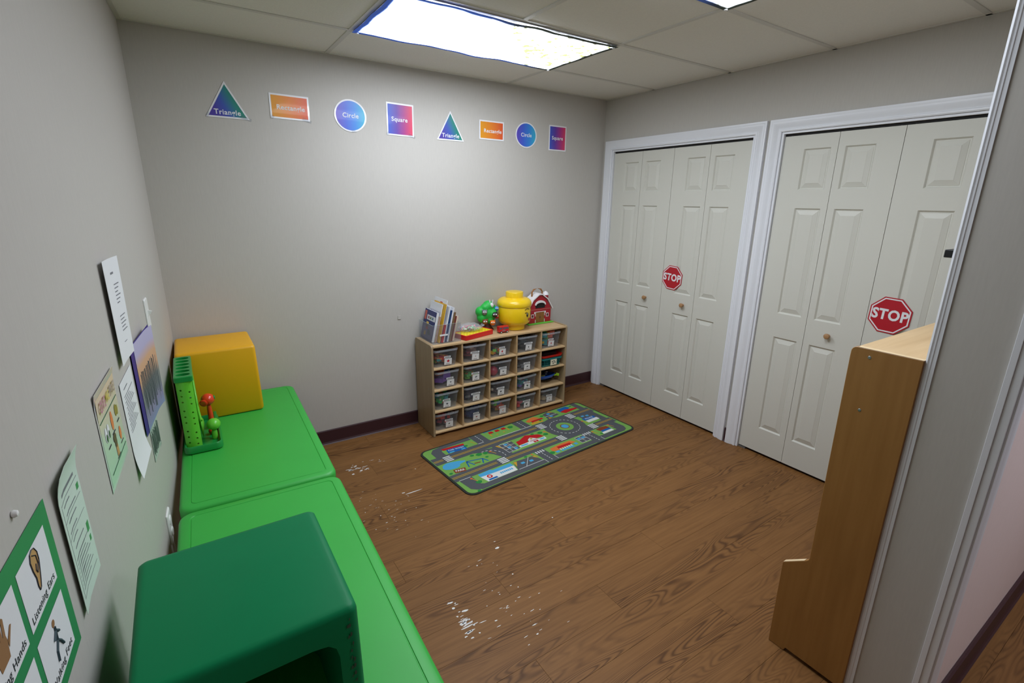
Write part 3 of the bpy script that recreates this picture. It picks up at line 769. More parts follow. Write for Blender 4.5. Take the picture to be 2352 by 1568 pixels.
# hand (upper left panel)
hand = MB()
hand.poly([(-0.088, 0.040), (-0.060, 0.040), (-0.056, 0.062), (-0.058, 0.072), (-0.088, 0.074), (-0.092, 0.060)], 0.0022)
for fx, fl_, fa in ((-0.085, 0.026, 0.18), (-0.077, 0.031, 0.06), (-0.069, 0.030, -0.06), (-0.061, 0.024, -0.2)):
    hand.poly([(fx+px*math.cos(fa)-py*math.sin(fa)*1, 0.070+px*math.sin(fa)+py*math.cos(fa)) for px, py in ((-0.0034, 0), (0.0034, 0), (0.0034, fl_-0.003), (0.0, fl_), (-0.0034, fl_-0.003))], 0.0023)
hand.poly([(-0.056, 0.050), (-0.056, 0.060), (-0.042, 0.072), (-0.038, 0.070)], 0.0023)
hand.build('hand_drawing', M_SKIN2, t)
text('lettering', 'Helping Hands', 0.0175, M_INK, t, -0.0715, 0.0225, 0.0022, bold=0.005)
# walking figure (lower right panel)
mb = MB(); mb.poly(circ(0.006, 14, 0.072, -0.028), 0.0022); mb.build('figure_head', M_SKIN2, t)
mb = MB()
for pts in (((0.072, -0.034), (0.070, -0.056)), ((0.072, -0.040), (0.060, -0.050)), ((0.072, -0.040), (0.083, -0.050)), ((0.070, -0.056), (0.060, -0.068), (0.058, -0.084)), ((0.070, -0.056), (0.080, -0.066), (0.088, -0.078))):
    mb.tube([(x, y, 0.0024) for x, y in pts], 0.0022, 5)
mb.build('figure_body', mat('drawing_teal', (52, 74, 82), 0.6), t)
text('lettering', 'Walking Feet', 0.0175, M_INK, t, 0.069, -0.099, 0.0022, bold=0.005)
# notice sheet
t = left_thing('notice_sheet', 'pale printed notice with lifted top edge, between two picture posters', 'notice', -2.150, 1.021)
fn = lambda x, y: 0.0008+0.010*max(0, (y-0.08)/0.055)**2+0.004*max(0, (-x-0.02)/0.05)
s_ = Sheet(0.144, 0.264, fn); s_.body('paper', mat('paper_mint', (206, 222, 210), 0.5), t)
rows = [(-0.045, 0.045, 0.088, 0.006)]
for k in range(9): rows.append((-0.045+0.004*(k % 3), 0.0+0.01*((k*7) % 4), 0.066-0.017*k, 0.0025))
for k in range(8): rows.append((-0.05, 0.045-0.012*((k*5) % 3), -0.04-0.0085*k+0.004, 0.002))
s_.lines('print_lines', M_GREY, t, rows)
s_.lines('print_border', M_GREY, t, [(-0.06, 0.06, 0.076, 0.0015), (-0.06, 0.06, -0.108, 0.0015), (-0.06, -0.0585, -0.016, 0.18), (-0.06, 0.06, 0.042, 0.0012), (-0.06, 0.06, 0.008, 0.0012)])
s_.lines('green_logo', mat('logo_green', (70, 150, 90), 0.5), t, [(0.045, 0.06, 0.058, 0.012), (0.047, 0.062, -0.03, 0.02), (0.05, 0.06, -0.055, 0.012)])
# give me five poster
t = left_thing('classroom_poster', 'laminated pastel poster with colourful heading, eyes and child drawings', 'poster', -1.750, 1.0525)
s_ = Sheet(0.240, 0.242, lambda x, y: 0.0008+0.004*max(0, (y-0.09)/0.03))
s_.body('laminate_sheet', M_LAM, t)
m = gradient('poster_pastel', [(204, 226, 210), (218, 228, 212), (240, 222, 200)], 1, -0.10, 0.10, 0.25, 0.4)
s_.grid(-0.112, 0.112, -0.112, 0.105, 0.0010, 4, 4).build('pastel_print', m, t)
for w_, x_, c_, sz in (('GIVE', -0.062, (186, 124, 146), 0.036), ('ME', -0.0, (206, 190, 90), 0.032), ('FIVE!', 0.062, (160, 146, 138), 0.036)):
    text('lettering', w_, sz, mat('heading_'+w_.strip('!').lower(), c_, 0.5), t, x_, 0.078, 0.0062, bold=0.03, width=0.8)
s_.lines('rule_line', mat('rule_green', (60, 110, 80), 0.5), t, [(-0.105, 0.108, 0.046, 0.003), (-0.09, 0.108, -0.088, 0.003)], 0.0018)
mb = MB()
for ex in (-0.072, -0.045): mb.poly(circ(0.011, 18, ex, 0.006, 1.7), 0.0026)
mb.build('eye_whites', M_PAPER, t)
mb = MB()
for ex in (-0.070, -0.043): mb.poly(circ(0.0068, 14, ex, -0.002, 1.5), 0.0029)
mb.build('eye_pupils', mat('eye_green', (40, 78, 52), 0.4), t)
mb = MB(); mb.poly(circ(0.013, 16, 0.008, 0.012, 1.9), 0.0026); mb.poly(circ(0.012, 16, 0.068, -0.045, 1.5), 0.0026); tag(mb.build('mouth_drawing', mat('drawing_orange', (222, 132, 76), 0.5), t), kind='stuff')
mb = MB(); mb.poly(circ(0.012, 18, 0.066, 0.018, 1.3), 0.0026); mb.poly(circ(0.010, 18, 0.083, 0.014, 1.3), 0.0027); mb.build('ear_drawing', mat('drawing_olive', (150, 140, 60), 0.5), t)
mb = MB(); mb.poly(circ(0.013, 16, 0.004, -0.043, 1.1), 0.0026); mb.poly(circ(0.016, 16, 0.0, -0.030, 0.7), 0.0029); mb.build('child_hair', mat('drawing_hair', (96, 84, 60), 0.5), t)
mb = MB(); mb.poly([(-0.006, -0.052), (0.016, -0.052), (0.020, -0.08), (-0.004, -0.08)], 0.0026); mb.build('child_body', M_SKIN, t)
s_.lines('captions', M_INK, t, [(-0.075, -0.045, -0.028, 0.004), (-0.01, 0.025, -0.018, 0.004), (0.06, 0.09, -0.012, 0.004), (-0.01, 0.03, -0.083, 0.003), (0.055, 0.09, -0.07, 0.003)], 0.0018)
# upper curled white letter
t = left_thing('posted_letter', 'white typed letter with its left side curling off the wall', 'paper', -1.435, 1.283)
fn = lambda x, y: 0.010+0.009*max(0, (x+0.045)/0.13)**1.8*(0.8+0.2*y/0.15)
s_ = Sheet(0.175, 0.292, fn); s_.body('paper', M_PAPER, t)
rows = [(-0.01, 0.02, 0.105, 0.006)]+[(0.005, 0.055-0.01*(k % 3), 0.072-0.0105*k, 0.003) for k in range(6)]+[(0.005, 0.06-0.012*(k % 2), -0.02-0.0105*k, 0.003) for k in range(5)]+[(0.0, 0.03, -0.095, 0.002)]
s_.lines('print_lines', M_GREY, t, rows, 0.0012)
# lower typed letter
t = left_thing('posted_letter', 'white typed letter hanging below the curled one, beside the purple drawing', 'paper', -1.472, 0.955)
fn = lambda x, y: 0.0012+0.012*max(0, (-y-0.05)/0.1)**2
s_ = Sheet(0.205, 0.290, fn); s_.body('paper', M_PAPER, t)
s_.lines('print_lines', M_GREY, t, [(-0.06, 0.0, 0.118, 0.003)]+[(-0.07+0.006*(k % 2), 0.075-0.02*((k*3) % 4), 0.098-0.0085*k, 0.0022) for k in range(14)], 0.0012)
# purple drawing
M_PUR = mat('folder_purple', (52, 34, 128), 0.5)
t = left_thing('crayon_drawing', 'lilac and orange crayon drawing on a purple backing sheet', 'drawing', -1.170, 0.992)
fn = lambda x, y: 0.003+0.016*max(0, (x+0.17)/0.335)
Sheet(0.335, 0.305, fn).body('backing_sheet', M_PUR, t)
s_ = Sheet(0.29, 0.30, lambda x, y: fn(x+0.02, y)+0.0012+0.008*max(0, (x-0.04)/0.10)**2)
m = gradient('crayon_print', [(126, 140, 176), (132, 128, 160), (112, 118, 122), (120, 124, 122), (206, 158, 124), (206, 162, 128), (178, 172, 206), (182, 176, 210)], 1, -0.15, 0.15, 0.6)
d = s_.body('drawing_sheet', m, t); d.location = (0.02, 0, 0)
rows = []
mb = MB()
for k in range(16):
    x = -0.12+0.016*k; mb.tube([(x+0.02+random.uniform(-0.006, 0.006), 0.05-0.01*random.random(), s_.fn(x, 0.05)+0.0012), (x+0.02, -0.02, s_.fn(x, -0.02)+0.0012), (x+0.02+random.uniform(-0.012, 0.012), -0.08-0.05*random.random(), s_.fn(x, -0.09)+0.0012)], 0.0012, 4)
mb.build('crayon_strokes', mat('crayon_grey', (96, 104, 108), 0.7), t)
# small pencil sketch
t = left_thing('pencil_sketch', 'small taped pencil sketch under the purple drawing', 'drawing', -1.165, 0.762, R(-4))
s_ = Sheet(0.19, 0.115, flat); s_.body('paper', mat('paper_grey', (178, 190, 180), 0.5), t)
mb = MB()
for k in range(26):
    x = -0.085+0.0068*k; mb.tube([(x, -0.045+0.02*random.random(), 0.0022), (x+random.uniform(-0.01, 0.01), 0.03+0.02*random.random(), 0.0022)], 0.0007, 3)
mb.build('pencil_strokes', mat('pencil', (104, 120, 112), 0.7), t)
MB().box(-0.095, -0.05, 0.046, 0.06, 0.0018, 0.0022).build('clear_tape', M_ACRYL, t); MB().box(0.06, 0.1, -0.06, -0.046, 0.0018, 0.0022).build('clear_tape', M_ACRYL, t)
# switch, outlet, nail
t = left_thing('light_switch', 'white light switch plate on the wall above the yellow cube', 'switch', -0.812, 1.151)
MB().loft([[(x, y, z) for x, y in rrect(0.072-2*i, 0.117-2*i, 0.004, 3)] for i, z in ((0, 0), (0, 0.003), (0.003, 0.006))]).build('plate', M_WHITE, t)
MB().box(-0.005, 0.005, -0.011, 0.011, 0.006, 0.0085).boxm(Matrix.Translation((0, 0.004, 0.011)) @ Matrix.Rotation(R(25), 4, 'X'), 0.008, 0.012, 0.012).build('toggle', M_WHITE, t)
t = left_thing('wall_outlet', 'white wall outlet with a plugged safety cover above the green tables', 'outlet', -1.247, 0.447)
MB().loft([[(x, y, z) for x, y in rrect(0.072-2*i, 0.117-2*i, 0.004, 3)] for i, z in ((0, 0), (0, 0.003), (0.003, 0.006))]).build('plate', M_WHITE, t)
for sy in (-1, 1): MB().loft([[(x, y+sy*0.024, z) for x, y in rrect(0.034-2*i, 0.030-2*i, 0.012, 4)] for i, z in ((0, 0.006), (0, 0.008), (0.003, 0.0095))]).build('safety_plug', M_WHITE, t)
tag(MB().lathe([(0.0045, 0), (0.0055, 0.002), (0.004, 0.006), (0.001, 0.007)], 12).build('wall_pin', M_WHITE, None, smooth=50, loc=leftp(-2.368, 1.184, 0.0006), rot=(0, R(90), R(-3))),
    'tiny white push pin in the wall above the green bordered poster', 'push pin')

# ---------------------------------------------------- cubby shelf
SX0, SX1, SYF, SYB, SH = 1.404, 2.578, -0.292, -0.018, 0.662
cs = thing('cubby_shelf', 'low birch plywood cubby shelf with five columns of clear bins', 'shelf', (0, 0, 0))
def side(x0, x1):
    pts = [(SYB, 0.001), (SYF, 0.001)]
    for i in range(6):
        a = R(180-90*i/5)
        pts.append((SYF+0.018+0.018*math.cos(a), SH+0.006-0.018+0.018*math.sin(a)))
    for i in range(6):
        a = R(90-90*i/5)
        pts.append((SYB-0.018+0.018*math.cos(a), SH+0.006-0.018+0.018*math.sin(a)))
    mb = MB().prism(pts, x0, x1, lambda a, b, c: (c, a, b))
    return mb
for x0 in (SX0, SX1-0.016):
    sd = side(x0, x0+0.016).build('side_panel', M_PLYG, cs, bevel=0.0015, seg=1)
    if x0 == SX0:
        for yy, zz in ((-0.06, 0.645), (-0.225, 0.645), (-0.235, 0.345), (-0.06, 0.34), (-0.25, 0.05), (-0.055, 0.052)):
            MB().lathe([(0.0035, 0), (0.0028, 0.0006)], 10).build('screw', M_STEEL, sd, loc=(x0-0.0001, yy, zz), rot=(0, R(-90), 0))
XI0, XI1 = SX0+0.016, SX1-0.016
DIV = [1.640, 1.863, 2.098, 2.325]
MB().box(XI0, XI1, SYF, SYB, SH-0.014, SH).build('top_panel', M_PLYX, cs, bevel=0.002)
MB().box(XI0, XI1, SYB-0.006, SYB, 0.02, SH-0.014).build('back_panel', M_PLYX, cs)
ZS = [0.030, 0.186, 0.343, 0.500]
for z in ZS: MB().box(XI0, XI1, SYF+0.001, SYB-0.006, z-0.012, z).build('shelf_board', M_PLYX, cs, bevel=0.0015, seg=1)
for xd in DIV:
    for k, z in enumerate(ZS):
        zt = (ZS+[SH-0.002])[k+1]-0.012
        MB().box(xd-0.006, xd+0.006, SYF+0.003, SYB-0.006, z, zt).build('divider', M_PLY, cs, bevel=0.001, seg=1)
MB().box(XI0, XI1, SYF+0.03, SYF+0.042, 0.001, 0.018).build('toe_board', M_EDGE, cs)
BAYS = [XI0]+DIV+[XI1]

# ---------------------------------------------------- clear bins
def cm(c): 
    n = 'toy_%02x%02x%02x' % c
    return MATS[n] if n in MATS else mat(n, c, 0.35)
def bin_shell(w, d, h):
    rg = []
    for k, z in ((0.0, 0.0), (0.35, 0.3), (0.7, 0.7), (1.0, 1.0)):
        ww, dd = w*(0.84+0.13*k), d*(0.86+0.11*k)
        rg.append([(x, y, h*z+0.0005) for x, y in rrect(ww, dd, 0.02, 4)])
    ins = [[(x*0.982, y*0.985, max(z, 0.0022)) for x, y, z in r] for r in reversed(rg)]
    return MB().loft(rg+ins)
def bin_rim(w, d, h, broken=False):
    rg = []
    for o, z in ((-0.012, h-0.001), (0.0, h-0.004), (0.002, h-0.009), (0.004, h-0.009), (0.005, h+0.001), (0.001, h+0.004), (-0.008, h+0.003)):
        pts = rrect(w+2*o-0.008, d+2*o-0.008, 0.024, 4)
        if broken: pts = [(x, y+(0.012 if (y < -d*0.35 and -0.03 < x < 0.02) else 0)) for x, y in pts]
        rg.append([(x, y, z-(0.008*max(0, math.sin(x*70)) if broken and y < 0 else 0)) for x, y in pts])
    rg.append(rg[0])
    return MB().loft(rg, cap0=False, cap1=False)
BW, BD, BH = 0.190, 0.240, 0.119
_bs = bin_shell(BW, BD, BH).mesh('bin_body', smooth=40); _bs.materials.append(M_BIN)
_br = bin_rim(BW, BD, BH).mesh('rim', smooth=60); _br.materials.append(M_RIM)
_bb = bin_rim(BW, BD, BH, True).mesh('rim', smooth=60); _bb.materials.append(M_RIM)
def contents(spec, seed, fill):
    """loose toys heaped in a bin: chunky pieces, many colours, one pile"""
    rs = random.Random(seed); mb = MB(); mats = [cm(c) for c, k, n in spec]
    class Fr:      # toys gather towards the front of the bin
        def uniform(s_, a, b): return -1+2*rs.random()**1.7
    fr_ = Fr()
    for i, (c, kind, n) in enumerate(spec):
        mb.m = i
        for q in range(n+n//2):
            zc = rs.uniform(0.016, max(0.02, BH*fill-0.014)); sc = 0.9*(0.86+0.13*zc/BH)
            if kind == 'ball':
                r = rs.uniform(0.010, 0.016); x = rs.uniform(-1, 1)*(BW/2*sc-r-0.012); y = fr_.uniform(-1, 1)*(BD/2*sc-r-0.012)
                mb.sphere((x, y, max(zc, r+0.004)), r, 10, 7)
            elif kind == 'stick':
                l = rs.uniform(0.05, 0.09); x = rs.uniform(-1, 1)*(BW/2*sc-0.05); y = fr_.uniform(-1, 1)*(BD/2*sc-0.06)
                mb.boxm(Matrix.Translation((x, y, zc)) @ Matrix.Rotation(rs.uniform(0, PI), 4, 'Z') @ Matrix.Rotation(rs.uniform(-0.25, 0.25), 4, 'Y'), l, 0.012, 0.010)
            elif kind == 'slab':
                x = rs.uniform(-1, 1)*(BW/2*sc-0.045); y = fr_.uniform(-1, 1)*(BD/2*sc-0.05)
                mb.boxm(Matrix.Translation((x, y, max(zc, 0.024))) @ Matrix.Rotation(rs.uniform(0, PI), 4, 'Z') @ Matrix.Rotation(rs.uniform(-0.5, 0.5), 4, 'Y'), rs.uniform(0.04, 0.062), rs.uniform(0.035, 0.05), 0.012)
            elif kind == 'big':
                x = rs.uniform(-1, 1)*(BW/2*sc-0.046); y = fr_.uniform(-1, 1)*(BD/2*sc-0.052)
                mb.boxm(Matrix.Translation((x, y, min(max(zc, 0.032), BH*fill-0.02))) @ Matrix.Rotation(rs.uniform(0, PI), 4, 'Z'), rs.uniform(0.05, 0.06), rs.uniform(0.04, 0.055), rs.uniform(0.03, 0.05))
            else:
                x = rs.uniform(-1, 1)*(BW/2*sc-0.032); y = fr_.uniform(-1, 1)*(BD/2*sc-0.036)
                mb.boxm(Matrix.Translation((x, y, max(zc, 0.018))) @ Matrix.Rotation(rs.uniform(0, PI), 4, 'Z') @ Matrix.Rotation(rs.uniform(-0.4, 0.4), 4, 'X'), rs.uniform(0.022, 0.036), rs.uniform(0.02, 0.03), rs.uniform(0.014, 0.024))
    return mb, mats
COLN = ['at the table end', 'second from the table end', 'in the middle column', 'second from the closet end', 'at the closet end']
ROWN = ['top row', 'second row', 'third row', 'bottom row']
O_, Y_, T_, R_, G_, B_, P_, LG, BE, GY, DK, MA, NV, PK = (246, 132, 44), (242, 190, 50), (40, 158, 166), (222, 52, 54), (48, 170, 84), (50, 112, 204), (126, 78, 180), (126, 212, 70), (222, 192, 150), (142, 144, 146), (48, 50, 54), (140, 50, 62), (36, 56, 122), (240, 122, 142)
BINS = [
 # row, col, x offset, contents, fill, description, label drawing colour
 (0, 0, 0.000, [(O_, 'slab', 5), (Y_, 'slab', 5), (T_, 'blk', 5), (R_, 'slab', 4), (LG, 'blk', 2)], 0.55, 'orange and yellow tiles', (190, 40, 60)),
 (0, 1, 0.004, [(BE, 'stick', 8), ((150, 120, 110), 'slab', 8), (MA, 'slab', 4), (GY, 'stick', 5)], 0.9, 'brown and beige pieces', (170, 130, 130)),
 (0, 2, 0.000, [(LG, 'blk', 6), ((30, 80, 110), 'blk', 6), (O_, 'blk', 4), (Y_, 'blk', 4)], 0.42, 'green, blue and orange pieces', (200, 50, 60)),
 (0, 3, 0.002, [(DK, 'slab', 16), ((60, 70, 74), 'slab', 8), (GY, 'stick', 4)], 0.92, 'charcoal pieces', (90, 90, 96)),
 (0, 4, 0.000, [(LG, 'big', 3), ((236, 110, 80), 'big', 3), (R_, 'big', 2), (Y_, 'blk', 5), (T_, 'big', 2), (NV, 'blk', 4)], 1.05, 'big bright blocks', (190, 50, 60)),
 (1, 0, 0.008, [(B_, 'big', 4), ((36, 116, 180), 'slab', 6), (P_, 'big', 5), ((180, 96, 66), 'slab', 5)], 0.98, 'blue and purple pieces', (60, 60, 66)),
 (1, 1, 0.004, [(LG, 'slab', 8), ((100, 190, 90), 'blk', 5), (O_, 'blk', 3), (DK, 'blk', 5)], 0.5, 'lime green pieces', (130, 130, 136)),
 (1, 2, 0.000, [(GY, 'blk', 4), ((86, 80, 84), 'slab', 4)], 0.3, 'a single red ball', (100, 100, 106)),
 (1, 3, 0.000, [(GY, 'stick', 5), ((150, 150, 152), 'slab', 3)], 0.3, 'only a few grey pieces', (50, 50, 56)),
 (2, 0, 0.000, [(G_, 'blk', 10), ((40, 190, 90), 'blk', 5), (T_, 'blk', 6), (BE, 'stick', 4), ((196, 130, 60), 'slab', 3)], 0.82, 'green and tan play food', (90, 90, 100)),
 (2, 1, 0.000, [((56, 48, 110), 'slab', 6), ((70, 66, 84), 'slab', 5), (GY, 'blk', 3)], 0.5, 'dark violet pieces', (150, 110, 110)),
 (2, 2, 0.000, [((92, 74, 78), 'slab', 8), ((110, 112, 104), 'slab', 5), ((230, 220, 200), 'ball', 1)], 0.6, 'dull grey brown pieces', (80, 80, 86)),
 (2, 3, 0.002, [(NV, 'slab', 6), (R_, 'blk', 5), (P_, 'blk', 4), (T_, 'blk', 5)], 0.62, 'red and navy pieces, cracked rim', (70, 90, 80)),
 (3, 0, 0.000, [(O_, 'slab', 4), (R_, 'blk', 8), (DK, 'slab', 8), (GY, 'ball', 4), ((150, 30, 60), 'blk', 4), (LG, 'blk', 1)], 0.95, 'orange, red and black toys', (80, 90, 84)),
 (3, 1, 0.010, [(NV, 'big', 7), ((34, 60, 100), 'slab', 8), (R_, 'blk', 2)], 0.92, 'navy blue pieces', (140, 60, 70)),
 (3, 2, 0.000, [(LG, 'big', 3), (Y_, 'big', 3), ((226, 90, 50), 'big', 2), (B_, 'blk', 6), (P_, 'blk', 2)], 1.0, 'lime, yellow and orange blocks', (190, 110, 60)),
 (3, 3, 0.000, [((34, 110, 100), 'slab', 9), ((56, 66, 62), 'slab', 6), (PK, 'blk', 3), (R_, 'blk', 2)], 0.72, 'teal pieces', (90, 100, 96)),
 (3, 4, 0.000, [(BE, 'blk', 6), ((190, 184, 160), 'slab', 5), (GY, 'blk', 4)], 0.36, 'pale wooden pieces', (130, 120, 124)),
]
for k, (r, c, dx, spec, fill, desc, gcol) in enumerate(BINS):
    zb = ZS[3-r]; bx = BAYS[c]+(0.006 if c else 0.0)+0.006+BW/2+dx; by = SYF+0.008+BD/2
    t = thing('storage_bin', 'clear bin with %s, %s, %s' % (desc, ROWN[r], COLN[c]), 'storage bin', (bx, by, zb+0.0004), (0, 0, R(random.uniform(-1.0, 1.0))), 'clear bins in the cubby shelf')
    obj('bin_body', _bs, None, t); obj('rim', _bb if (r, c) == (2, 3) else _br, None, t)
    fy = lambda z: -BD/2*(0.86+0.11*z/BH)-0.0012
    tl = math.atan2(BD/2*0.11, BH)
    cx_ = random.uniform(-0.002, 0.022)
    CM = Matrix.Translation((cx_, fy(0.034), 0.034)) @ Matrix.Rotation(R(90)+tl, 4, 'X') @ Matrix.Rotation(random.uniform(-0.03, 0.03), 4, 'Z')
    cd = MB().boxm(CM, 0.056, 0.046, 0.0008).build('label_card', M_PAPER, t)
    rs = random.Random(k+5); mb = MB(); n = rs.randint(5, 8); rr = rs.uniform(0.006, 0.010)
    mb.add([CM @ Vector((0.004*rs.uniform(-1, 1)+rr*rs.uniform(0.5, 1.2)*math.cos(2*PI*i/n), 0.004+rr*rs.uniform(0.5, 1.2)*math.sin(2*PI*i/n), 0.0006)) for i in range(n)], [tuple(range(n))])
    mb.build('card_picture', cm(gcol), cd)
    MB().boxm(CM @ Matrix.Translation((0, -0.016, 0.0005)), 0.030, 0.0035, 0.0003).build('card_caption', M_GREY, cd)
    SM = Matrix.Translation((cx_-0.006, fy(0.068), 0.068)) @ Matrix.Rotation(R(90)+tl, 4, 'X')
    sl = rs.uniform(0.045, 0.078)
    st = MB().boxm(SM, sl, 0.0135, 0.0008).build('name_strip', M_PAPER, t)
    MB().boxm(SM @ Matrix.Translation((0, 0, 0.0005)), sl*0.72, 0.005, 0.0003).build('strip_print', M_GREY, st)
    mb, mats = contents(spec, 100+k, fill)
    o = mb.build('bin_contents', mats, None, loc=(bx, by, zb+0.0030)); tag(o, 'loose heap of %s inside the bin, %s, %s' % (desc.replace('only a few', 'a few').replace('a single red ball', 'dark grey scraps').replace(', cracked rim', ''), ROWN[r], COLN[c]), 'toys', kind='stuff')
    if (r, c) == (1, 2):
        tag(MB().sphere((0, 0, 0), 0.036, 22, 14).build('play_ball', cm((176, 34, 62)), None, smooth=80, loc=(bx-0.042, by-0.062, zb+0.003+0.0365)), 'dark red ball inside a clear bin in the second row', 'ball')

# teal basket holding a red tray, in the closet-end bay of the second row
M_TEAL = mat('basket_teal', (18, 112, 112), 0.4); M_TRED = mat('tray_red', (214, 40, 30), 0.35)
bx, by, zb = (BAYS[4]+BAYS[5])/2+0.003, SYF+0.135, ZS[2]+0.0004
t = thing('plastic_basket', 'teal slatted plastic basket in the closet end bay of the shelf', 'basket', (bx, by, zb))
bw, bd, bh = 0.198, 0.25, 0.072
MB().box(-bw*0.42, bw*0.42, -bd*0.42, bd*0.42, 0.0005, 0.004).build('basket_floor', M_TEAL, t)
rg = [[(x, y, z) for x, y in rrect(bw-2*i, bd-2*i, 0.015, 4)] for i, z in ((0.004, bh-0.016), (0.0, bh-0.014), (0.0, bh), (0.004, bh), (0.006, bh-0.016))]; rg.append(rg[0])
MB().loft(rg, cap0=False, cap1=False).build('basket_rim', M_TEAL, t)
rg = [[(x, y, z) for x, y in rrect(bw-2*i, bd-2*i, 0.015, 4)] for i, z in ((0.014, 0.004), (0.012, 0.016), (0.015, 0.016), (0.017, 0.004))]; rg.append(rg[0])
MB().loft(rg, cap0=False, cap1=False).build('basket_foot', M_TEAL, t)
def bslat(p, q): MB().tube([p, q], 0.0028, 5).build('slat', M_TEAL, t)
for i in range(10):
    u = -0.9+1.8*i/9
    for sy in (-1, 1): bslat((u*(bw/2-0.02), sy*(bd/2-0.013), 0.015), (u*(bw/2-0.012), sy*(bd/2-0.005), bh-0.015))
for i in range(12):
    u = -0.9+1.8*i/11
    for sx in (-1, 1): bslat((sx*(bw/2-0.013), u*(bd/2-0.02), 0.015), (sx*(bw/2-0.005), u*(bd/2-0.012), bh-0.015))
for zz, i in ((0.030, 0.0105), (0.044, 0.0085)):
    rg = [[(x, y, zz+dz) for x, y in rrect(bw-2*(i+o), bd-2*(i+o), 0.015, 4)] for o, dz in ((0, -0.0015), (0, 0.0015), (0.003, 0.0015), (0.003, -0.0015))]; rg.append(rg[0])
    MB().loft(rg, cap0=False, cap1=False).build('slat_ring', M_TEAL, t)
cd = MB().boxm(Matrix.Translation((0.01, -bd/2-0.001, 0.035)) @ Matrix.Rotation(R(92), 4, 'X'), 0.062, 0.048, 0.001).build('label_card', mat('card_cream', (226, 222, 196), 0.5), t)
for px, py in ((-0.012, 0.006), (0.004, 0.010), (0.014, -0.002), (-0.004, -0.008)):
    MB().boxm(Matrix.Translation((0.01+px, -bd/2-0.0018, 0.035+py)) @ Matrix.Rotation(R(92), 4, 'X'), 0.011, 0.008, 0.0004).build('card_picture', M_INK, cd)
t = thing('plastic_tray', 'red plastic tray resting on the teal basket', 'tray', (bx+0.002, by, zb+bh+0.0006))
rg = [[(x, y, z) for x, y in rrect(bw*1.02+2*i, bd+2*i, 0.018, 4)] for i, z in ((-0.014, 0.0), (-0.004, 0.004), (0.0, 0.020), (0.003, 0.022), (-0.001, 0.022), (-0.006, 0.006), (-0.016, 0.003))]
MB().loft(rg).build('tray_body', M_TRED, t, smooth=40)
tag(MB().loft([[(x, y, z) for x, y in rrect(0.15-2*i, 0.2-2*i, 0.02, 4)] for i, z in ((0, 0.0), (0, 0.03), (0.02, 0.045))]).build('dark_pouch', M_BLACK, None, smooth=50, loc=(bx, by+0.01, zb+bh+0.0042)), 'black pouch lying in the red tray', 'pouch')

# blue racquet-like toy dish with lime handle, closet-end bay of the third row
bx, by, zb = (BAYS[4]+BAYS[5])/2, SYF+0.125, ZS[1]+0.0004
t = thing('toy_boat', 'blue toy boat with a lime green knob in the third row', 'toy boat', (bx, by, zb), (R(-8), 0, R(12)))
rg = []
for s, z in ((0.55, 0.016), (0.82, 0.022), (1.0, 0.040), (1.04, 0.050), (1.0, 0.052), (0.90, 0.044), (0.72, 0.032)):
    rg.append([(0.092*s*math.cos(2*PI*j/28), 0.118*s*math.sin(2*PI*j/28)*(1+0.12*math.sin(2*PI*j/28)), z+0.012*abs(math.sin(2*PI*j/28))) for j in range(28)])
MB().loft(rg).build('hull', mat('boat_blue', (24, 92, 204), 0.3), t, smooth=45)
rg = [[(0.06*s*math.cos(2*PI*j/20), 0.08*s*math.sin(2*PI*j/20), z) for j in range(20)] for s, z in ((0.7, 0.0188), (1.0, 0.0185), (1.0, 0.0228))]
MB().loft(rg).build('keel', M_BLACK, t)
MB().box(-0.008, 0.008, -0.014, 0.014, -0.008, 0.014).build('knob', mat('lime_plastic', (160, 214, 30), 0.3), t, bevel=0.004, loc=(0.074, -0.098, 0.045), rot=(0.3, 0.2, 0.6))
MB().tube([(0.045, -0.08, 0.045), (0.074, -0.095, 0.046)], 0.006, 8).build('knob_stem', mat('lime_plastic', (160, 214, 30), 0.3), t)
rs = random.Random(4); mb = MB()
for i in range(26): mb.m = i % 4; mb.boxm(Matrix.Translation((rs.uniform(-0.045, 0.045), rs.uniform(-0.06, 0.06), 0.050+rs.uniform(0, 0.03))) @ Matrix.Rotation(rs.uniform(0, 3), 4, 'Z') @ Matrix.Rotation(rs.uniform(-0.6, 0.6), 4, 'X'), 0.032, 0.014, 0.010)
o = mb.build('boat_cargo', [M_BLACK, cm(NV), cm(GY), cm((170, 180, 60))], None, loc=(bx, by+0.01, zb+0.0), rot=(R(-8), 0, R(12)))
tag(o, 'dark jumble of small pieces heaped in the blue toy boat', 'toys', kind='stuff')

# ---------------------------------------------------- things on top of the cubby shelf
ZT = SH+0.0004
# acrylic book box
ax0, ax1, ay0, ay1, ah = 1.434, 1.646, -0.262, -0.030, 0.132
t = thing('acrylic_book_box', 'clear acrylic box holding picture books on the cubby shelf', 'book holder', (0, 0, ZT))
MB().box(ax0, ax1, ay0, ay1, 0.0005, 0.004).build('box_floor', M_ACRYL, t)
MB().box(ax0, ax0+0.003, ay0, ay1, 0.004, ah).build('side_wall', M_ACRYL, t); MB().box(ax1-0.003, ax1, ay0, ay1, 0.004, ah).build('side_wall', M_ACRYL, t)
MB().box(ax0+0.003, ax1-0.003, ay0, ay0+0.003, 0.004, ah).build('front_wall', M_ACRYL, t); MB().box(ax0+0.003, ax1-0.003, ay1-0.003, ay1, 0.004, ah).build('rear_wall', M_ACRYL, t)
M_AEDGE = clear_plastic('acrylic_edge', 0.45, (170, 190, 186), 0.1)
MB().box(ax0, ax0+0.003, ay0, ay1, ah, ah+0.0015).box(ax0+0.003, ax1, ay0, ay0+0.003, ah, ah+0.0015).build('polished_edge', M_AEDGE, t)
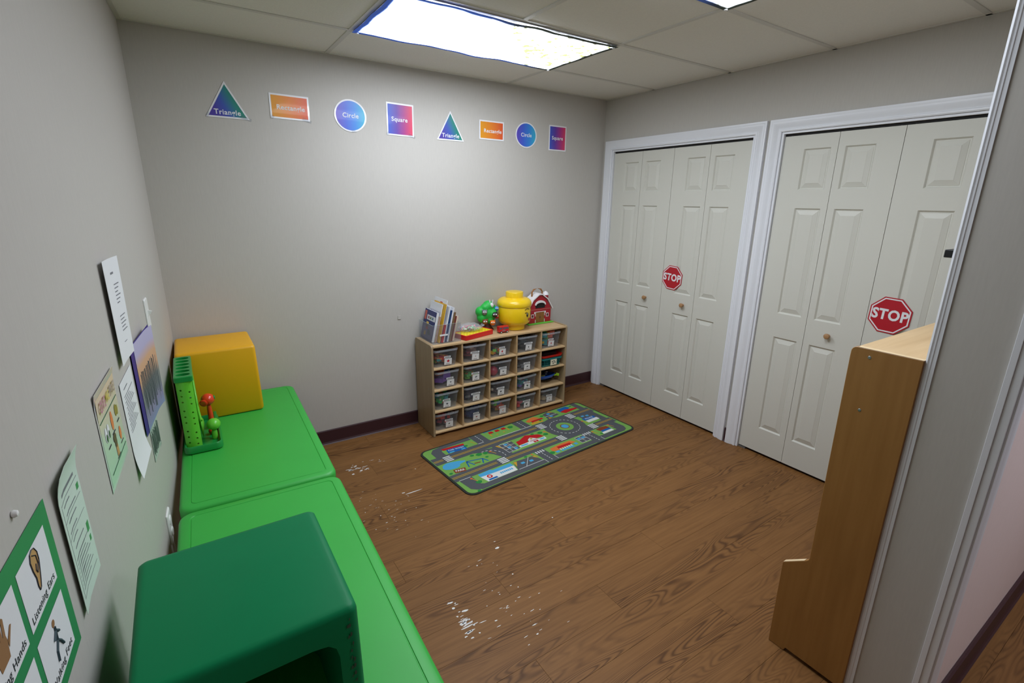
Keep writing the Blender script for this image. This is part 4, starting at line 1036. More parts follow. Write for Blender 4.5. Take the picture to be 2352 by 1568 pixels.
MB().box(ax0+0.05, ax0+0.11, ay0-0.0012, ay0-0.0002, 0.055, 0.066).build('label_strip', M_PAPER, t)
LEAN = R(13)
def book(name, label, xb, th, h, y0, y1, cover, spine=None, art=None, lean=LEAN, r=0.0):
    t = thing(name, label, 'book', (xb-0.018, (y0+y1)/2, ZT+0.0046+th*math.sin(lean)), (0, lean, 0), 'picture books in the acrylic box')
    w = y1-y0
    # local: x thickness, y along depth, z up
    MB().box(0.0008, th-0.0008, -w/2+0.002, w/2-0.002, 0.0016, h-0.0015).build('pages', M_PAPER, t)
    MB().box(0, 0.0008, -w/2, w/2, 0.001, h).box(th-0.0008, th, -w/2, w/2, 0.001, h).build('cover', cover, t)
    MB().box(0, th, -w/2-0.0006, -w/2+0.0004, 0.001, h).build('spine', spine or cover, t)
    if art:
        for i, (m, yy, zz, sw, sh) in enumerate(art):
            MB().box(-0.0004, 0.0, w/2-yy-sw, w/2-yy, h-zz-sh, h-zz).build('cover_print', m, t)
    return t
BNV = mat('book_navy', (34, 46, 110), 0.35); BW_ = mat('book_white', (222, 224, 230), 0.4); BYL = mat('book_yellow', (216, 168, 30), 0.4)
BRD = mat('book_red', (190, 34, 38), 0.4); BBL = mat('book_blue', (28, 62, 110), 0.4); BBR = mat('book_brown', (120, 92, 62), 0.5, noise=0.5, nscale=90)
BDR = mat('book_maroon', (116, 42, 44), 0.45); BCR = mat('book_cream', (220, 200, 176), 0.5); BPL = mat('book_violet', (84, 78, 120), 0.4, noise=0.3, nscale=50)
book('board_book', 'dark blue board book with colourful title, at the table side of the box', 1.4585, 0.016, 0.208, -0.222, -0.034, BNV, BW_,
     [(BPL, 0.012, 0.10, 0.165, 0.095), (BW_, 0.05, 0.036, 0.13, 0.034), (cm((226, 120, 150)), 0.062, 0.044, 0.026, 0.018), (cm((120, 180, 90)), 0.094, 0.044, 0.026, 0.018), (cm((90, 160, 210)), 0.126, 0.044, 0.026, 0.018),
      (cm((200, 96, 80)), 0.008, 0.012, 0.030, 0.062), (cm((240, 200, 90)), 0.055, 0.084, 0.036, 0.030), (cm((210, 90, 80)), 0.055, 0.116, 0.036, 0.020), (cm((110, 150, 110)), 0.09, 0.13, 0.045, 0.04), (cm((222, 180, 90)), 0.04, 0.150, 0.03, 0.03)])
book('picture_book', 'thin pale picture book behind the dark blue board book', 1.4775, 0.008, 0.182, -0.232, -0.040, BCR, mat('spine_speckle', (170, 130, 120), 0.5, noise=0.6, nscale=120))
book('picture_book', 'tall white picture book with a blue tower on its cover', 1.4880, 0.008, 0.262, -0.218, -0.036, BW_, BW_, [(BNV, 0.02, 0.085, 0.02, 0.16), (BNV, 0.026, 0.06, 0.008, 0.03)])
book('picture_book', 'tall plain yellow folder book', 1.4985, 0.006, 0.268, -0.252, -0.070, BYL, BYL)
book('picture_book', 'tallest white book with a red mark, behind the yellow one', 1.5075, 0.006, 0.292, -0.240, -0.045, BW_, BW_, [(BRD, 0.10, 0.02, 0.035, 0.018)])
book('picture_book', 'short red spined book beside the yellow one', 1.5150, 0.013, 0.125, -0.256, -0.075, BRD, BRD)
book('picture_book', 'white spined book with an orange top', 1.5300, 0.010, 0.246, -0.250, -0.060, BW_, BW_)
book('picture_book', 'dark teal spined picture book', 1.5420, 0.014, 0.222, -0.252, -0.050, BBL, BBL)
book('picture_book', 'white spined picture book with a tan top', 1.5580, 0.012, 0.240, -0.250, -0.050, BW_, BW_)
book('picture_book', 'brown speckled picture book', 1.5720, 0.014, 0.206, -0.254, -0.050, BBR, BBR)
book('picture_book', 'maroon picture book near the closet side of the box', 1.5885, 0.010, 0.178, -0.252, -0.050, BDR, BDR)
book('picture_book', 'cream picture book at the peg board side of the box', 1.6010, 0.012, 0.176, -0.248, -0.050, BCR, BCR)

# peg board
t = thing('peg_board', 'red framed yellow peg board on the cubby shelf', 'toy', (1.788, -0.178, ZT), (0, 0, R(15)))
M_PYEL = mat('peg_yellow', (238, 214, 44), 0.4)
rg = [[(x, y, z) for x, y in rrect(0.272-2*i, 0.140-2*i, 0.006, 3)] for i, z in ((0.002, 0.0005), (0, 0.003), (0, 0.033), (0.003, 0.036), (0.007, 0.034), (0.008, 0.030))]
MB().loft(rg).build('tray_frame', mat('peg_red', (204, 30, 30), 0.35), t, smooth=30)
pb = MB().box(-0.1275, 0.1275, -0.0615, 0.0615, 0.0301, 0.0325).mesh('b'); ct = MB()
for i in range(8):
    for j in range(4): ct.lathe([(0.0052, 0.0302+0.0006), (0.0052, 0.05)], 10, (-0.105+0.03*i, -0.045+0.03*j, 0))
obj('peg_plate', boolean(pb, ct.mesh('c'), 'peg_plate'), M_PYEL, t)
mb = MB()
for i in range(8):
    for j in range(4): mb.lathe([(0.0052, 0.03085), (0.0052, 0.0309)], 10, (-0.105+0.03*i, -0.045+0.03*j, 0), cap0=False)
tag(mb.build('hole_shade_discs', M_DARK, t), kind='stuff')  # dark discs paint the shade at the bottom of the cut holes
# bag of pegs
rs = random.Random(9); bgx, bgy = 1.768, -0.158; bz = ZT+0.0362
t = thing('plastic_bag', 'crumpled clear bag of pastel pegs lying on the peg board', 'bag', (bgx, bgy, bz), (0, 0, R(-8)))
rg = []
for i in range(9):
    v = -1+2*i/8; ring = []
    for j in range(20):
        a = 2*PI*j/20; q = (1-abs(v)**3)**0.5*0.95+0.05
        ring.append((0.085*v+rs.uniform(-0.004, 0.004), 0.062*math.cos(a)*(0.55+0.45*q)+rs.uniform(-0.004, 0.004), max(0.0005, 0.026+0.028*q*math.sin(a)-0.004*(1-q)+rs.uniform(-0.003, 0.004))))
    rg.append(ring)
MB().loft(rg).build('film', M_BAG, t, smooth=25)
mb = MB()
for i in range(6):
    a = -0.5+0.2*i; mb.add([(0.08, 0.03*(a), 0.02), (0.112, 0.05*a+0.01, 0.03+0.01*(i % 2)), (0.112, 0.05*(a+0.2)+0.01, 0.03+0.01*((i+1) % 2)), (0.08, 0.03*(a+0.2), 0.02)], [(0, 1, 2, 3)])
mb.build('gathered_end', M_BAG, t)
mb = MB()
pc = [(236, 130, 150), (160, 226, 170), (240, 238, 240), (120, 140, 190), (240, 110, 100)]
for i in range(70):
    mb.m = (0 if rs.random() < 0.35 else 1 if rs.random() < 0.4 else rs.choice((2, 2, 3, 4)))
    x, y = rs.gauss(0, 0.03), rs.gauss(0, 0.02); x = max(-0.06, min(0.06, x)); y = max(-0.04, min(0.04, y))
    mb.boxm(Matrix.Translation((x, y, 0.011+rs.uniform(0, 0.028)*(1-(x/0.09)**2)*(1-(y/0.06)**2))) @ Matrix.Rotation(rs.uniform(0, 3), 4, 'Z') @ Matrix.Rotation(rs.uniform(-0.6, 0.6), 4, 'Y'), 0.018, 0.007, 0.007)
o = mb.build('pastel_pegs', [cm(c) for c in pc], None, loc=(bgx, bgy, bz), rot=(0, 0, R(-8))); tag(o, 'pastel plastic pegs heaped inside the crumpled clear bag', 'pegs', kind='stuff')

# animal tree toy
tx, ty = 1.962, -0.080
t = thing('animal_tree_toy', 'round green tree toy studded with animal heads', 'toy', (tx, ty, ZT))
M_TRG = mat('tree_green', (30, 178, 66), 0.5, noise=0.15, nscale=60, bump=0.4); M_TRB = mat('tree_brown', (92, 54, 38), 0.5)
rg = [[(r_*math.cos(2*PI*j/20), 0.8*r_*math.sin(2*PI*j/20), z) for j in range(20)] for r_, z in ((0.052, 0.0005), (0.050, 0.010), (0.040, 0.018), (0.033, 0.034), (0.036, 0.06), (0.03, 0.1))]
MB().loft(rg).build('trunk_base', M_TRB, t, smooth=50)
bm = bmesh.new()
for (x, y, z, r_) in ((0, 0, 0.135, 0.066), (-0.06, -0.006, 0.148, 0.040), (-0.048, -0.01, 0.105, 0.042), (0.0, -0.016, 0.185, 0.044), (0.036, -0.002, 0.162, 0.036), (0.038, -0.004, 0.112, 0.034), (0.005, -0.022, 0.092, 0.040), (-0.03, -0.02, 0.175, 0.036), (0.02, -0.03, 0.13, 0.045), (0.0, 0.022, 0.14, 0.055)):
    bmesh.ops.create_icosphere(bm, subdivisions=3, radius=r_, matrix=Matrix.Translation((x, y, z)))
me = bpy.data.meshes.new('foliage'); bm.to_mesh(me); bm.free()
tmp = bpy.data.objects.new('tmp', me); COL.objects.link(tmp); md = tmp.modifiers.new('r', 'REMESH'); md.mode = 'VOXEL'; md.voxel_size = 0.005; md2 = tmp.modifiers.new('s', 'SMOOTH'); md2.iterations = 3
bpy.context.view_layer.update(); me2 = bpy.data.meshes.new_from_object(tmp.evaluated_get(bpy.context.evaluated_depsgraph_get())); bpy.data.objects.remove(tmp)
for p in me2.polygons: p.use_smooth = True
obj('foliage', me2, M_TRG, t)
def head(name, m, x, y, z, r_, ears=None, ear_m=None, eye=True, sq=1.0):
    # faces look towards the room (-y, a little to -x)
    h = MB().sphere((0, 0, 0), r_, 16, 10, 1, 0.8, sq).build(name, m, t, smooth=80, loc=(x, y, z), rot=(0, 0, R(-25)))
    if ears == 'round' or ears == 'point':
        for s in (-1, 1):
            if ears == 'round': MB().sphere((s*r_*0.7, 0, r_*0.75*sq), r_*0.32, 10, 6).build('ear', ear_m or m, h, smooth=80)
            else: MB().loft([[(s*r_*0.62+q*math.cos(2*PI*j/8), q*0.6*math.sin(2*PI*j/8), zz) for j in range(8)] for q, zz in ((r_*0.34, r_*0.5*sq), (r_*0.05, r_*1.25*sq))]).build('ear', ear_m or m, h)
    if ears == 'long':
        for s in (-1, 1): MB().tube([(s*r_*0.4, 0, r_*0.7), (s*r_*0.55, 0, r_*1.5), (s*r_*0.6, 0, r_*2.1)], r_*0.26, 8, [0.8, 1.1, 0.7]).build('ear', m, h, smooth=60)
    if eye:
        for s in (-1, 1):
            e = MB().sphere((s*r_*0.38, -r_*0.68, r_*0.15), r_*0.30, 10, 7).build('eye', M_WHITE, h, smooth=80)
            MB().sphere((s*r_*0.38, -r_*0.93, r_*0.12), r_*0.13, 8, 5).build('pupil', M_BLACK, h, smooth=80)
    return h
head('raccoon_head', mat('fur_grey', (120, 124, 128), 0.5), -0.052, -0.052, 0.150, 0.020, 'round')
head('cat_head', mat('fur_black', (24, 24, 28), 0.5), 0.024, -0.072, 0.128, 0.023, 'point', sq=0.9)
head('lion_head', mat('fur_orange', (236, 120, 34), 0.45), 0.012, -0.062, 0.066, 0.021, 'round', mat('fur_orange', (236, 120, 34), 0.45))
head('beaver_head', mat('fur_brown', (128, 66, 40), 0.5), -0.046, -0.050, 0.078, 0.021, 'round')
head('rabbit_head', mat('fur_white', (214, 214, 216), 0.5), 0.008, -0.045, 0.196, 0.020, 'long', eye=False)
head('bluebird_head', mat('bird_blue', (60, 140, 214), 0.4), 0.052, -0.052, 0.168, 0.017)
head('redbird_head', mat('bird_red', (206, 36, 44), 0.4), 0.050, -0.054, 0.110, 0.018)

# toy bus
t = thing('toy_bus', 'small red toy bus in front of the yellow head jar', 'toy bus', (2.020, -0.212, ZT), (0, 0, R(-2)))
M_BUS = mat('bus_red', (196, 28, 36), 0.28, coat=0.4)
MB().box(-0.042, 0.042, -0.019, 0.019, 0.008, 0.052).build('bus_body', M_BUS, t, bevel=0.004)
for x0, x1 in ((-0.038, -0.018), (-0.008, 0.038)): MB().box(x0, x1, -0.0198, -0.0192, 0.032, 0.044).build('window', mat('bus_glass', (88, 92, 100), 0.15), t)
MB().box(-0.016, 0.012, -0.0197, -0.0191, 0.014, 0.026).build('side_emblem', mat('bus_print', (140, 96, 100), 0.4), t)
for sx in (-0.024, 0.026):
    for sy in (-1, 1):
        w = MB().lathe([(0.0085, -0.004), (0.0085, 0.004)], 16).build('wheel', M_BLACK, t, smooth=40, loc=(sx, sy*0.0165, 0.0090), rot=(R(90), 0, 0))
        MB().lathe([(0.004, 0.0041 if sy < 0 else -0.0048), (0.004, 0.0048 if sy < 0 else -0.0041)], 12).build('hubcap', M_WHITE, w)

# yellow head jar
HJX, HJY = 2.168, -0.138
t = thing('head_jar', 'round yellow lidded jar with a printed face', 'storage jar', (HJX, HJY, ZT))
M_HY = mat('jar_yellow', (240, 200, 20), 0.3, 0.5, coat=0.25)
MB().lathe([(0.078, 0.0005), (0.082, 0.003), (0.082, 0.030), (0.086, 0.036), (0.105, 0.044), (0.119, 0.056), (0.126, 0.075), (0.127, 0.175), (0.124, 0.180)], 48).build('jar_body', M_HY, t, smooth=40)
ld = MB().lathe([(0.124, 0.1802), (0.130, 0.182), (0.132, 0.190), (0.131, 0.206), (0.124, 0.222), (0.108, 0.234), (0.084, 0.240), (0.069, 0.241), (0.067, 0.243), (0.067, 0.281), (0.064, 0.286), (0.055, 0.288), (0.02, 0.288)], 48).build('lid', M_HY, t, smooth=35)
FA = math.atan2(-0.86, 0.51)+R(2)
def decal(name, m, az, z, pts, parent, r0=0.1282):
    vs = [(math.cos(FA+az+px/0.127)*r0, math.sin(FA+az+px/0.127)*r0, z+py) for px, py in pts]
    return MB().add(vs, [tuple(range(len(vs)))]).build(name, m, parent)
for s in (-1, 1):
    e = decal('eye_print', M_BLACK, s*R(15), 0.124, [(x, y) for x, y in circ(0.0105, 16, sy=1.65)], t)
    decal('eye_shine', M_WHITE, s*R(15)-0.02, 0.131, circ(0.0032, 10, sy=1.4), t, 0.1286)
    arc = [(s*(-0.022+0.05*i/8), 0.036+0.009*math.sin(PI*i/8)) for i in range(9)]
    decal('brow_print', M_BLACK, s*R(15), 0.124, arc+[(x, y+0.005) for x, y in reversed(arc)], t)
    decal('lash_print', M_BLACK, s*R(15), 0.124, [(s*0.006, 0.016), (s*0.024, 0.012), (s*0.026, 0.018), (s*0.006, 0.021)], t)
M_LIP = mat('lip_red', (176, 34, 52), 0.35)
decal('lip_print', M_LIP, 0, 0.086, [(-0.024, 0.002), (-0.010, 0.012), (0.0, 0.008), (0.010, 0.012), (0.024, 0.002), (0.012, -0.012), (-0.012, -0.012)], t)

# toy barn
BX, BY = 2.434, -0.020
t = thing('toy_barn', 'red toy barn with white gambrel roof and brown handle', 'toy barn', (BX, BY, ZT))
M_BARN = mat('barn_red', (160, 22, 40), 0.4); M_BROOF = mat('barn_white', (232, 230, 234), 0.4); M_BDOOR = mat('barn_door', (132, 88, 40), 0.5, noise=0.2, nscale=50)
bw2, dp = 0.106, 0.092
gab = [(-bw2, 0.008), (bw2, 0.008), (bw2+0.003, 0.118), (0.064, 0.190), (0.012, 0.226), (-0.012, 0.226), (-0.064, 0.190), (-bw2-0.003, 0.118)]
MB().prism(gab, -dp, -0.004, lambda x, z, y: (x, y, z)).build('barn_body', M_BARN, t)
rl = [(-bw2-0.015, 0.108), (-bw2-0.012, 0.116), (-0.070, 0.192), (-0.014, 0.232), (0.014, 0.232), (0.070, 0.192), (bw2+0.012, 0.116), (bw2+0.015, 0.108)]
ru = [(x*1.03, z+0.008) for x, z in rl]
MB().prism(rl+list(reversed(ru)), -dp-0.008, -0.002, lambda x, z, y: (x, y, z)).build('roof', M_BROOF, t)
f = -dp-0.0002
def fr(name, m, pts, parent, off=0.0015): return MB().prism(pts, f-off, f, lambda x, z, y: (x, y, z)).build(name, m, parent)
for s in (-1, 1):
    d = fr('door', M_BDOOR, [(0.001*s, 0.009), (0.042*s, 0.009), (0.042*s, 0.092), (0.001*s, 0.092)], t)
    MB().box(0.004*s-0.001, 0.004*s+0.001, f-0.0032, f-0.0015, 0.045, 0.058).build('door_handle', M_INK, d)
    wn = fr('window', M_PAPER, [(0.060*s, 0.050), (0.086*s, 0.050), (0.086*s, 0.080), (0.060*s, 0.080)], t)
    MB().box(min(0.064*s, 0.082*s), max(0.064*s, 0.082*s), f-0.0021, f-0.0015, 0.054, 0.076).build('pane', MATS.get('toy_5a1420') or mat('toy_5a1420', (90, 20, 32), 0.3), wn)
    fr('lantern', M_PAPER, [(0.050*s, 0.082), (0.057*s, 0.082), (0.0575*s, 0.094), (0.0535*s, 0.1), (0.0495*s, 0.094)], t)
fr('door_frame', M_PAPER, [(-0.047, 0.062), (-0.047, 0.098), (0.047, 0.098), (0.047, 0.062), (0.043, 0.062), (0.043, 0.094), (-0.043, 0.094), (-0.043, 0.062)], t, 0.0024)
for s in (-1, 1): fr('door_post', M_PAPER, [(0.043*s, 0.009), (0.047*s, 0.009), (0.047*s, 0.034), (0.043*s, 0.034)], t, 0.0024)
fr('beam', mat('barn_beam', (176, 110, 96), 0.5), [(-0.105, 0.113), (-0.05, 0.114), (0.0, 0.110), (0.05, 0.114), (0.105, 0.113), (0.105, 0.117), (0.05, 0.118), (0.0, 0.114), (-0.05, 0.118), (-0.105, 0.117)], t)
loft = [(-0.045, 0.126), (0.045, 0.126), (0.047, 0.148)]+[(0.040*math.cos(R(a)), 0.152+0.026*math.sin(R(a))) for a in range(10, 171, 20)]+[(-0.047, 0.148)]
fr('hay_loft', M_DARK, loft, t)
arch = [(0.052*math.cos(R(a)), 0.152+0.036*math.sin(R(a))) for a in range(0, 181, 15)]; arc2 = [(0.044*math.cos(R(a)), 0.150+0.020*math.sin(R(a))) for a in range(180, -1, -15)]
fr('snow_cap', M_PAPER, arch+arc2, t, 0.008)
MB().box(-0.124, 0.124, -0.118, -0.002, 0.0005, 0.008).build('grass_base', mat('barn_grass', (96, 190, 62), 0.5), t, bevel=0.003)
MB().tube([(-0.050, -0.045, 0.215), (-0.050, -0.045, 0.248), (-0.036, -0.045, 0.268), (0, -0.045, 0.278), (0.036, -0.045, 0.268), (0.050, -0.045, 0.248), (0.050, -0.045, 0.215)], 0.0065, 10).build('handle', mat('handle_brown', (150, 98, 48), 0.45), t, smooth=60)
si = MB().lathe([(0.024, 0.0085), (0.024, 0.215)], 22, (0.098, -0.028, 0)).build('silo', M_BARN, t, smooth=40)
MB().lathe([(0.027, 0.2152), (0.026, 0.222), (0.018, 0.236), (0.004, 0.245)], 22, (0.098, -0.028, 0)).build('silo_cap', M_BROOF, si, smooth=50)

# ---------------------------------------------------- tall book display shelf beside the partition
t = thing('book_display', 'tall birch plywood book display with stepped foot, backed on the partition', 'bookshelf', (0, 0, 0))
BX0, BX1 = 1.786, 2.72
def disp_side(x0):
    pts = [(-2.757, 0.016), (-2.565, 0.016), (-2.560, 0.001), (-2.503, 0.001), (-2.501, 0.350), (-2.504, 0.354), (-2.570, 0.404), (-2.580, 0.414), (-2.583, 0.424), (-2.576, 1.160)]
    for i in range(1, 7):
        a = R(0+90*i/6); pts.append((-2.592+0.016*math.cos(a), 1.173+0.018*math.sin(a)))
    pts += [(-2.757, 1.191)]
    return MB().prism(pts, x0, x0+0.018, lambda a, b, c: (c, a, b))
for x0 in (BX0, BX1-0.018):
    sd = disp_side(x0).build('side_panel', M_PLYV, t, bevel=0.0012, seg=1)
    if x0 == BX0:
        for yy, zz in ((-2.628, 1.166), (-2.632, 0.998)):
            MB().lathe([(0.0048, 0), (0.004, 0.0008)], 12).build('screw', M_STEEL, sd, loc=(x0-0.0001, yy, zz), rot=(0, R(-90), 0))
MB().box(BX0+0.0182, BX1-0.0182, -2.757, -2.588, 1.174, 1.190).build('top_panel', M_PLYX, t, bevel=0.001, seg=1)
MB().box(BX0+0.0182, BX1-0.0182, -2.757, -2.749, 0.05, 1.174).build('back_panel', M_PLYX, t)
for k in range(4):
    z = 0.07+0.27*k; yb = -2.745+0.02
    MB().boxm(Matrix.Translation(((BX0+BX1)/2, -2.69+0.0, z+0.12)) @ Matrix.Rotation(R(14), 4, 'X'), BX1-BX0-0.04, 0.008, 0.24).build('display_panel', M_PLYX, t)
    MB().box(BX0+0.0182, BX1-0.0182, -2.70, -2.60, z-0.012, z).build('ledge', M_PLYX, t)
    MB().box(BX0+0.0182, BX1-0.0182, -2.60, -2.59, z-0.012, z+0.035).build('ledge_lip', M_PLYX, t)
MB().box(BX0+0.0182, BX1-0.0182, -2.52, -2.508, 0.04, 0.27).build('bin_front', M_PLYX, t)
MB().prism([(-2.503, 0.3535), (-2.569, 0.4035), (-2.569, 0.4048), (-2.503, 0.3548)], BX0+0.0005, BX0+0.0175, lambda a, b, c: (c, a, b)).build('edge_band', mat('edge_pale', (226, 200, 160), 0.5), t)
MB().box(BX0+0.0005, BX0+0.0175, -2.757, -2.594, 1.1911, 1.1918).build('edge_band', mat('edge_pale', (226, 200, 160), 0.5), t)
# small black wall ledge above it
t = thing('wall_ledge', 'small black ledge on the partition above the tall plywood display', 'wall shelf', (1.935, YP0+0.0006, 1.455))
MB().box(0, 0.30, 0, 0.062, 0.008, 0.030).build('ledge_board', M_BLACK, t, bevel=0.002)
MB().box(0.03, 0.27, 0.0, 0.05, -0.03, 0.0076).build('ledge_support', mat('support_grey', (176, 174, 168), 0.5), t, bevel=0.002)
MB().box(0.02, 0.28, 0.004, 0.03, 0.0302, 0.036).build('clip_bar', M_STEEL, t)

# ---------------------------------------------------- road map rug
rug = thing('road_rug', 'road map play rug with green lawns and grey streets before the cubby shelf', 'rug', (1.976, -0.698, 0.0006), (0, 0, R(4.97)))
def cl(n, c, r=0.95): return mat('rug_'+n, c, r, 0.1, noise=0.12, nscale=260, bump=0.35)
K_EDGE, K_LAWN, K_ROAD, K_WH, K_YEL = cl('binding', (52, 54, 50)), cl('lawn', (114, 160, 80)), cl('road', (82, 84, 88)), cl('white', (208, 210, 208)), cl('yellow', (178, 146, 44))
K_RED, K_BLUE, K_SKY, K_ORG, K_BRN, K_TREE, K_LIL = cl('red', (178, 34, 38)), cl('blue', (34, 92, 158)), cl('sky', (74, 156, 200)), cl('orange', (204, 112, 56)), cl('brown', (126, 62, 38)), cl('tree', (46, 128, 62)), cl('gold', (190, 150, 50))
RL, RWd = 1.472, 0.622
def edge_pts(l, w, r, wob=0.0):
    pts = rrect(l, w, r, 8); return pts
rg = [[(x, y, z) for x, y in rrect(RL-2*i, RWd-2*i, 0.055-i, 8)] for i, z in ((0, 0.0), (0, 0.004), (0.002, 0.0055), (0.012, 0.0055), (0.014, 0.005))]
MB().loft(rg).build('bound_edge', K_EDGE, rug)
MB().prism(rrect(RL-0.028, RWd-0.028, 0.042, 8), 0.005, 0.0056).build('pile_lawn', K_LAWN, rug)
def lay(name, m, polys, z, stuff=True):
    mb = MB()
    for k, p in enumerate(polys): mb.prism(p, 0.0056, z+k*6e-6)
    o = mb.build(name, m, rug)
    if stuff: o['kind'] = 'stuff'
    return o
def rc(x0, x1, y0, y1): return [(x0, y0), (x1, y0), (x1, y1), (x0, y1)]
e = 0.712
lay('streets', K_ROAD, [rc(-0.718, e, 0.088, 0.178), rc(-0.721, e, -0.140, -0.060), rc(-0.345, -0.250, 0.178, 0.296), rc(0.036, 0.128, 0.178, 0.296),
    rc(-0.122, -0.036, -0.296, -0.14), rc(0.326, 0.412, -0.296, -0.14), rc(-0.64, 0.33, -0.292, -0.248), rc(0.41, 0.64, -0.284, -0.236), circ(0.165, 48, 0.325, 0.025),
    [(-0.36, 0.088), (-0.30, 0.075), (-0.25, 0.03), (-0.235, -0.06), (-0.32, -0.06), (-0.345, 0.0), (-0.39, 0.06), (-0.45, 0.088)], rc(-0.30, -0.235, -0.06, 0.088),
    [(-0.70, -0.14), (-0.615, -0.14), (-0.61, -0.235), (-0.59, -0.25), (-0.62, -0.292), (-0.66, -0.28), (-0.69, -0.25)],
    [(0.60, -0.14), (0.68, -0.14), (0.685, -0.23), (0.665, -0.27), (0.62, -0.284), (0.60, -0.236)], rc(0.64, 0.69, 0.178, 0.296), rc(0.63, 0.69, -0.06, 0.088),
    [(-0.672, 0.178), (-0.60, 0.178), (-0.60, 0.235), (-0.57, 0.262), (-0.35, 0.262), (-0.35, 0.296), (-0.58, 0.296), (-0.64, 0.285), (-0.67, 0.25)]], 0.0060)
lay('car_lots', K_ROAD, [[(-0.252, 0.082), (-0.142, 0.074), (-0.152, -0.038), (-0.238, -0.048)], [(-0.31, -0.158), (-0.15, -0.170), (-0.132, -0.25), (-0.338, -0.25)], rc(0.24, 0.326, -0.238, -0.154), [(0.328, 0.278), (0.41, 0.302), (0.44, 0.21), (0.31, 0.185)], rc(0.53, 0.63, 0.04, 0.088)], 0.0061)
def dbl(x0, x1, v): return [rc(x0, x1, v+0.004, v+0.009), rc(x0, x1, v-0.009, v-0.004)]
lay('centre_lines', K_YEL, dbl(-0.715, -0.65, 0.132)+dbl(-0.585, 0.14, 0.132)+dbl(0.53, 0.705, 0.136)+dbl(-0.718, -0.39, -0.098)+dbl(-0.312, 0.128, -0.096)+dbl(0.535, 0.705, -0.092), 0.0063)
st = []
for (x0, x1, y0, y1) in ((0.150, 0.212, 0.092, 0.166), (0.148, 0.204, -0.130, -0.060), (-0.372, -0.312, -0.134, -0.066), (-0.640, -0.588, 0.092, 0.164), (0.455, 0.515, 0.095, 0.17), (0.468, 0.528, -0.13, -0.06)):
    for k in range(4): a = y0+(y1-y0)*k/4+0.003; st.append(rc(x0, x1, a, a+0.010))
for (x0, x1, y0, y1) in ((-0.118, -0.040, -0.168, -0.142), (0.330, 0.408, -0.168, -0.142)):
    for k in range(4): a = x0+(x1-x0)*k/4+0.003; st.append(rc(a, a+0.010, y0, y1))
lay('crosswalk_stripes', K_WH, st, 0.0063)
ds = []
for k in range(24):
    a = 2*PI*k/24; b = a+2*PI/24*0.55
    ds.append([(0.325+r_*math.cos(t_), 0.025+r_*math.sin(t_)) for r_, t_ in ((0.110, a), (0.114, a), (0.114, b), (0.110, b))])
for k in range(5): ds.append(rc(-0.300, -0.296, 0.19+0.022*k, 0.203+0.022*k)); ds.append(rc(0.080, 0.084, 0.19+0.022*k, 0.203+0.022*k))
for k in range(5): ds.append(rc(-0.081, -0.077, -0.19-0.022*k, -0.177-0.022*k)); ds.append(rc(0.367, 0.371, -0.19-0.022*k, -0.177-0.022*k))
for k in range(7): a = R(95-17*k); ds.append([(-0.385+r_*math.cos(t_), -0.03+r_*math.sin(t_)) for r_, t_ in ((0.098, a), (0.102, a), (0.102, a-0.16), (0.098, a-0.16))])
ds += [rc(-0.245, 0.036, 0.176, 0.180), rc(-0.345, -0.30, 0.176, 0.180), rc(0.036, 0.128, 0.176, 0.180), rc(-0.33, -0.125, -0.250, -0.247), rc(-0.037, -0.034, -0.29, -0.25), rc(-0.124, -0.121, -0.29, -0.25), rc(0.410, 0.413, -0.29, -0.25), rc(-0.70, -0.62, -0.141, -0.138),
       [(-0.27, -0.246), (-0.266, -0.246), (-0.190, -0.166), (-0.194, -0.166)], rc(0.318, 0.43, 0.232, 0.235)]
for i in range(3): ds.append(rc(-0.25+0.034*i, -0.2475+0.034*i, -0.045, 0.078))
for j in (-0.043, -0.004, 0.036, 0.076): ds.append(rc(-0.25, -0.148, j, j+0.0025))
for xx in (0.241, 0.282, 0.323): ds.append(rc(xx, xx+0.0025, -0.238, -0.156))
for yy in (-0.238, -0.197, -0.157): ds.append(rc(0.241, 0.325, yy, yy+0.0025))
lay('lane_marks', K_WH, ds, 0.0063)
cars = []
for (x, y) in ((-0.205, 0.058), (-0.205, 0.015), (-0.175, -0.022), (-0.262, -0.20), (-0.200, -0.21), (0.262, -0.18), (0.304, -0.18), (0.372, 0.262), (0.366, 0.218), (0.56, 0.072), (0.60, 0.062)): cars.append(rrect(0.028, 0.020, 0.004, 2, x, y))
lay('printed_cars', K_SKY, cars, 0.0064)
lay('hatched_corners', K_LIL, [[(-0.31, -0.16), (-0.285, -0.165), (-0.32, -0.215)], [(-0.165, -0.175), (-0.145, -0.175), (-0.14, -0.21)], [(-0.275, 0.080), (-0.255, 0.080), (-0.24, 0.0)], [(0.325, 0.19), (0.36, 0.196), (0.33, 0.214)], [(0.38, 0.29), (0.41, 0.298), (0.42, 0.262)]], 0.0063)
isl = lay('roundabout_lawn', K_LAWN, [circ(0.066, 32, 0.325, 0.025)], 0.0063, False)
lay('fountain_kerb', K_BRN, [circ(0.036, 28, 0.325, 0.025)], 0.0065, False); lay('fountain_pool', K_SKY, [circ(0.029, 28, 0.326, 0.025)], 0.0067, False)
lay('pond', K_SKY, [[(-0.705, 0.040), (-0.69, 0.068), (-0.66, 0.082), (-0.62, 0.078), (-0.575, 0.064), (-0.538, 0.046), (-0.545, 0.034), (-0.59, 0.026), (-0.60, 0.006), (-0.63, -0.004), (-0.67, 0.002), (-0.70, 0.018)]], 0.0062, False)
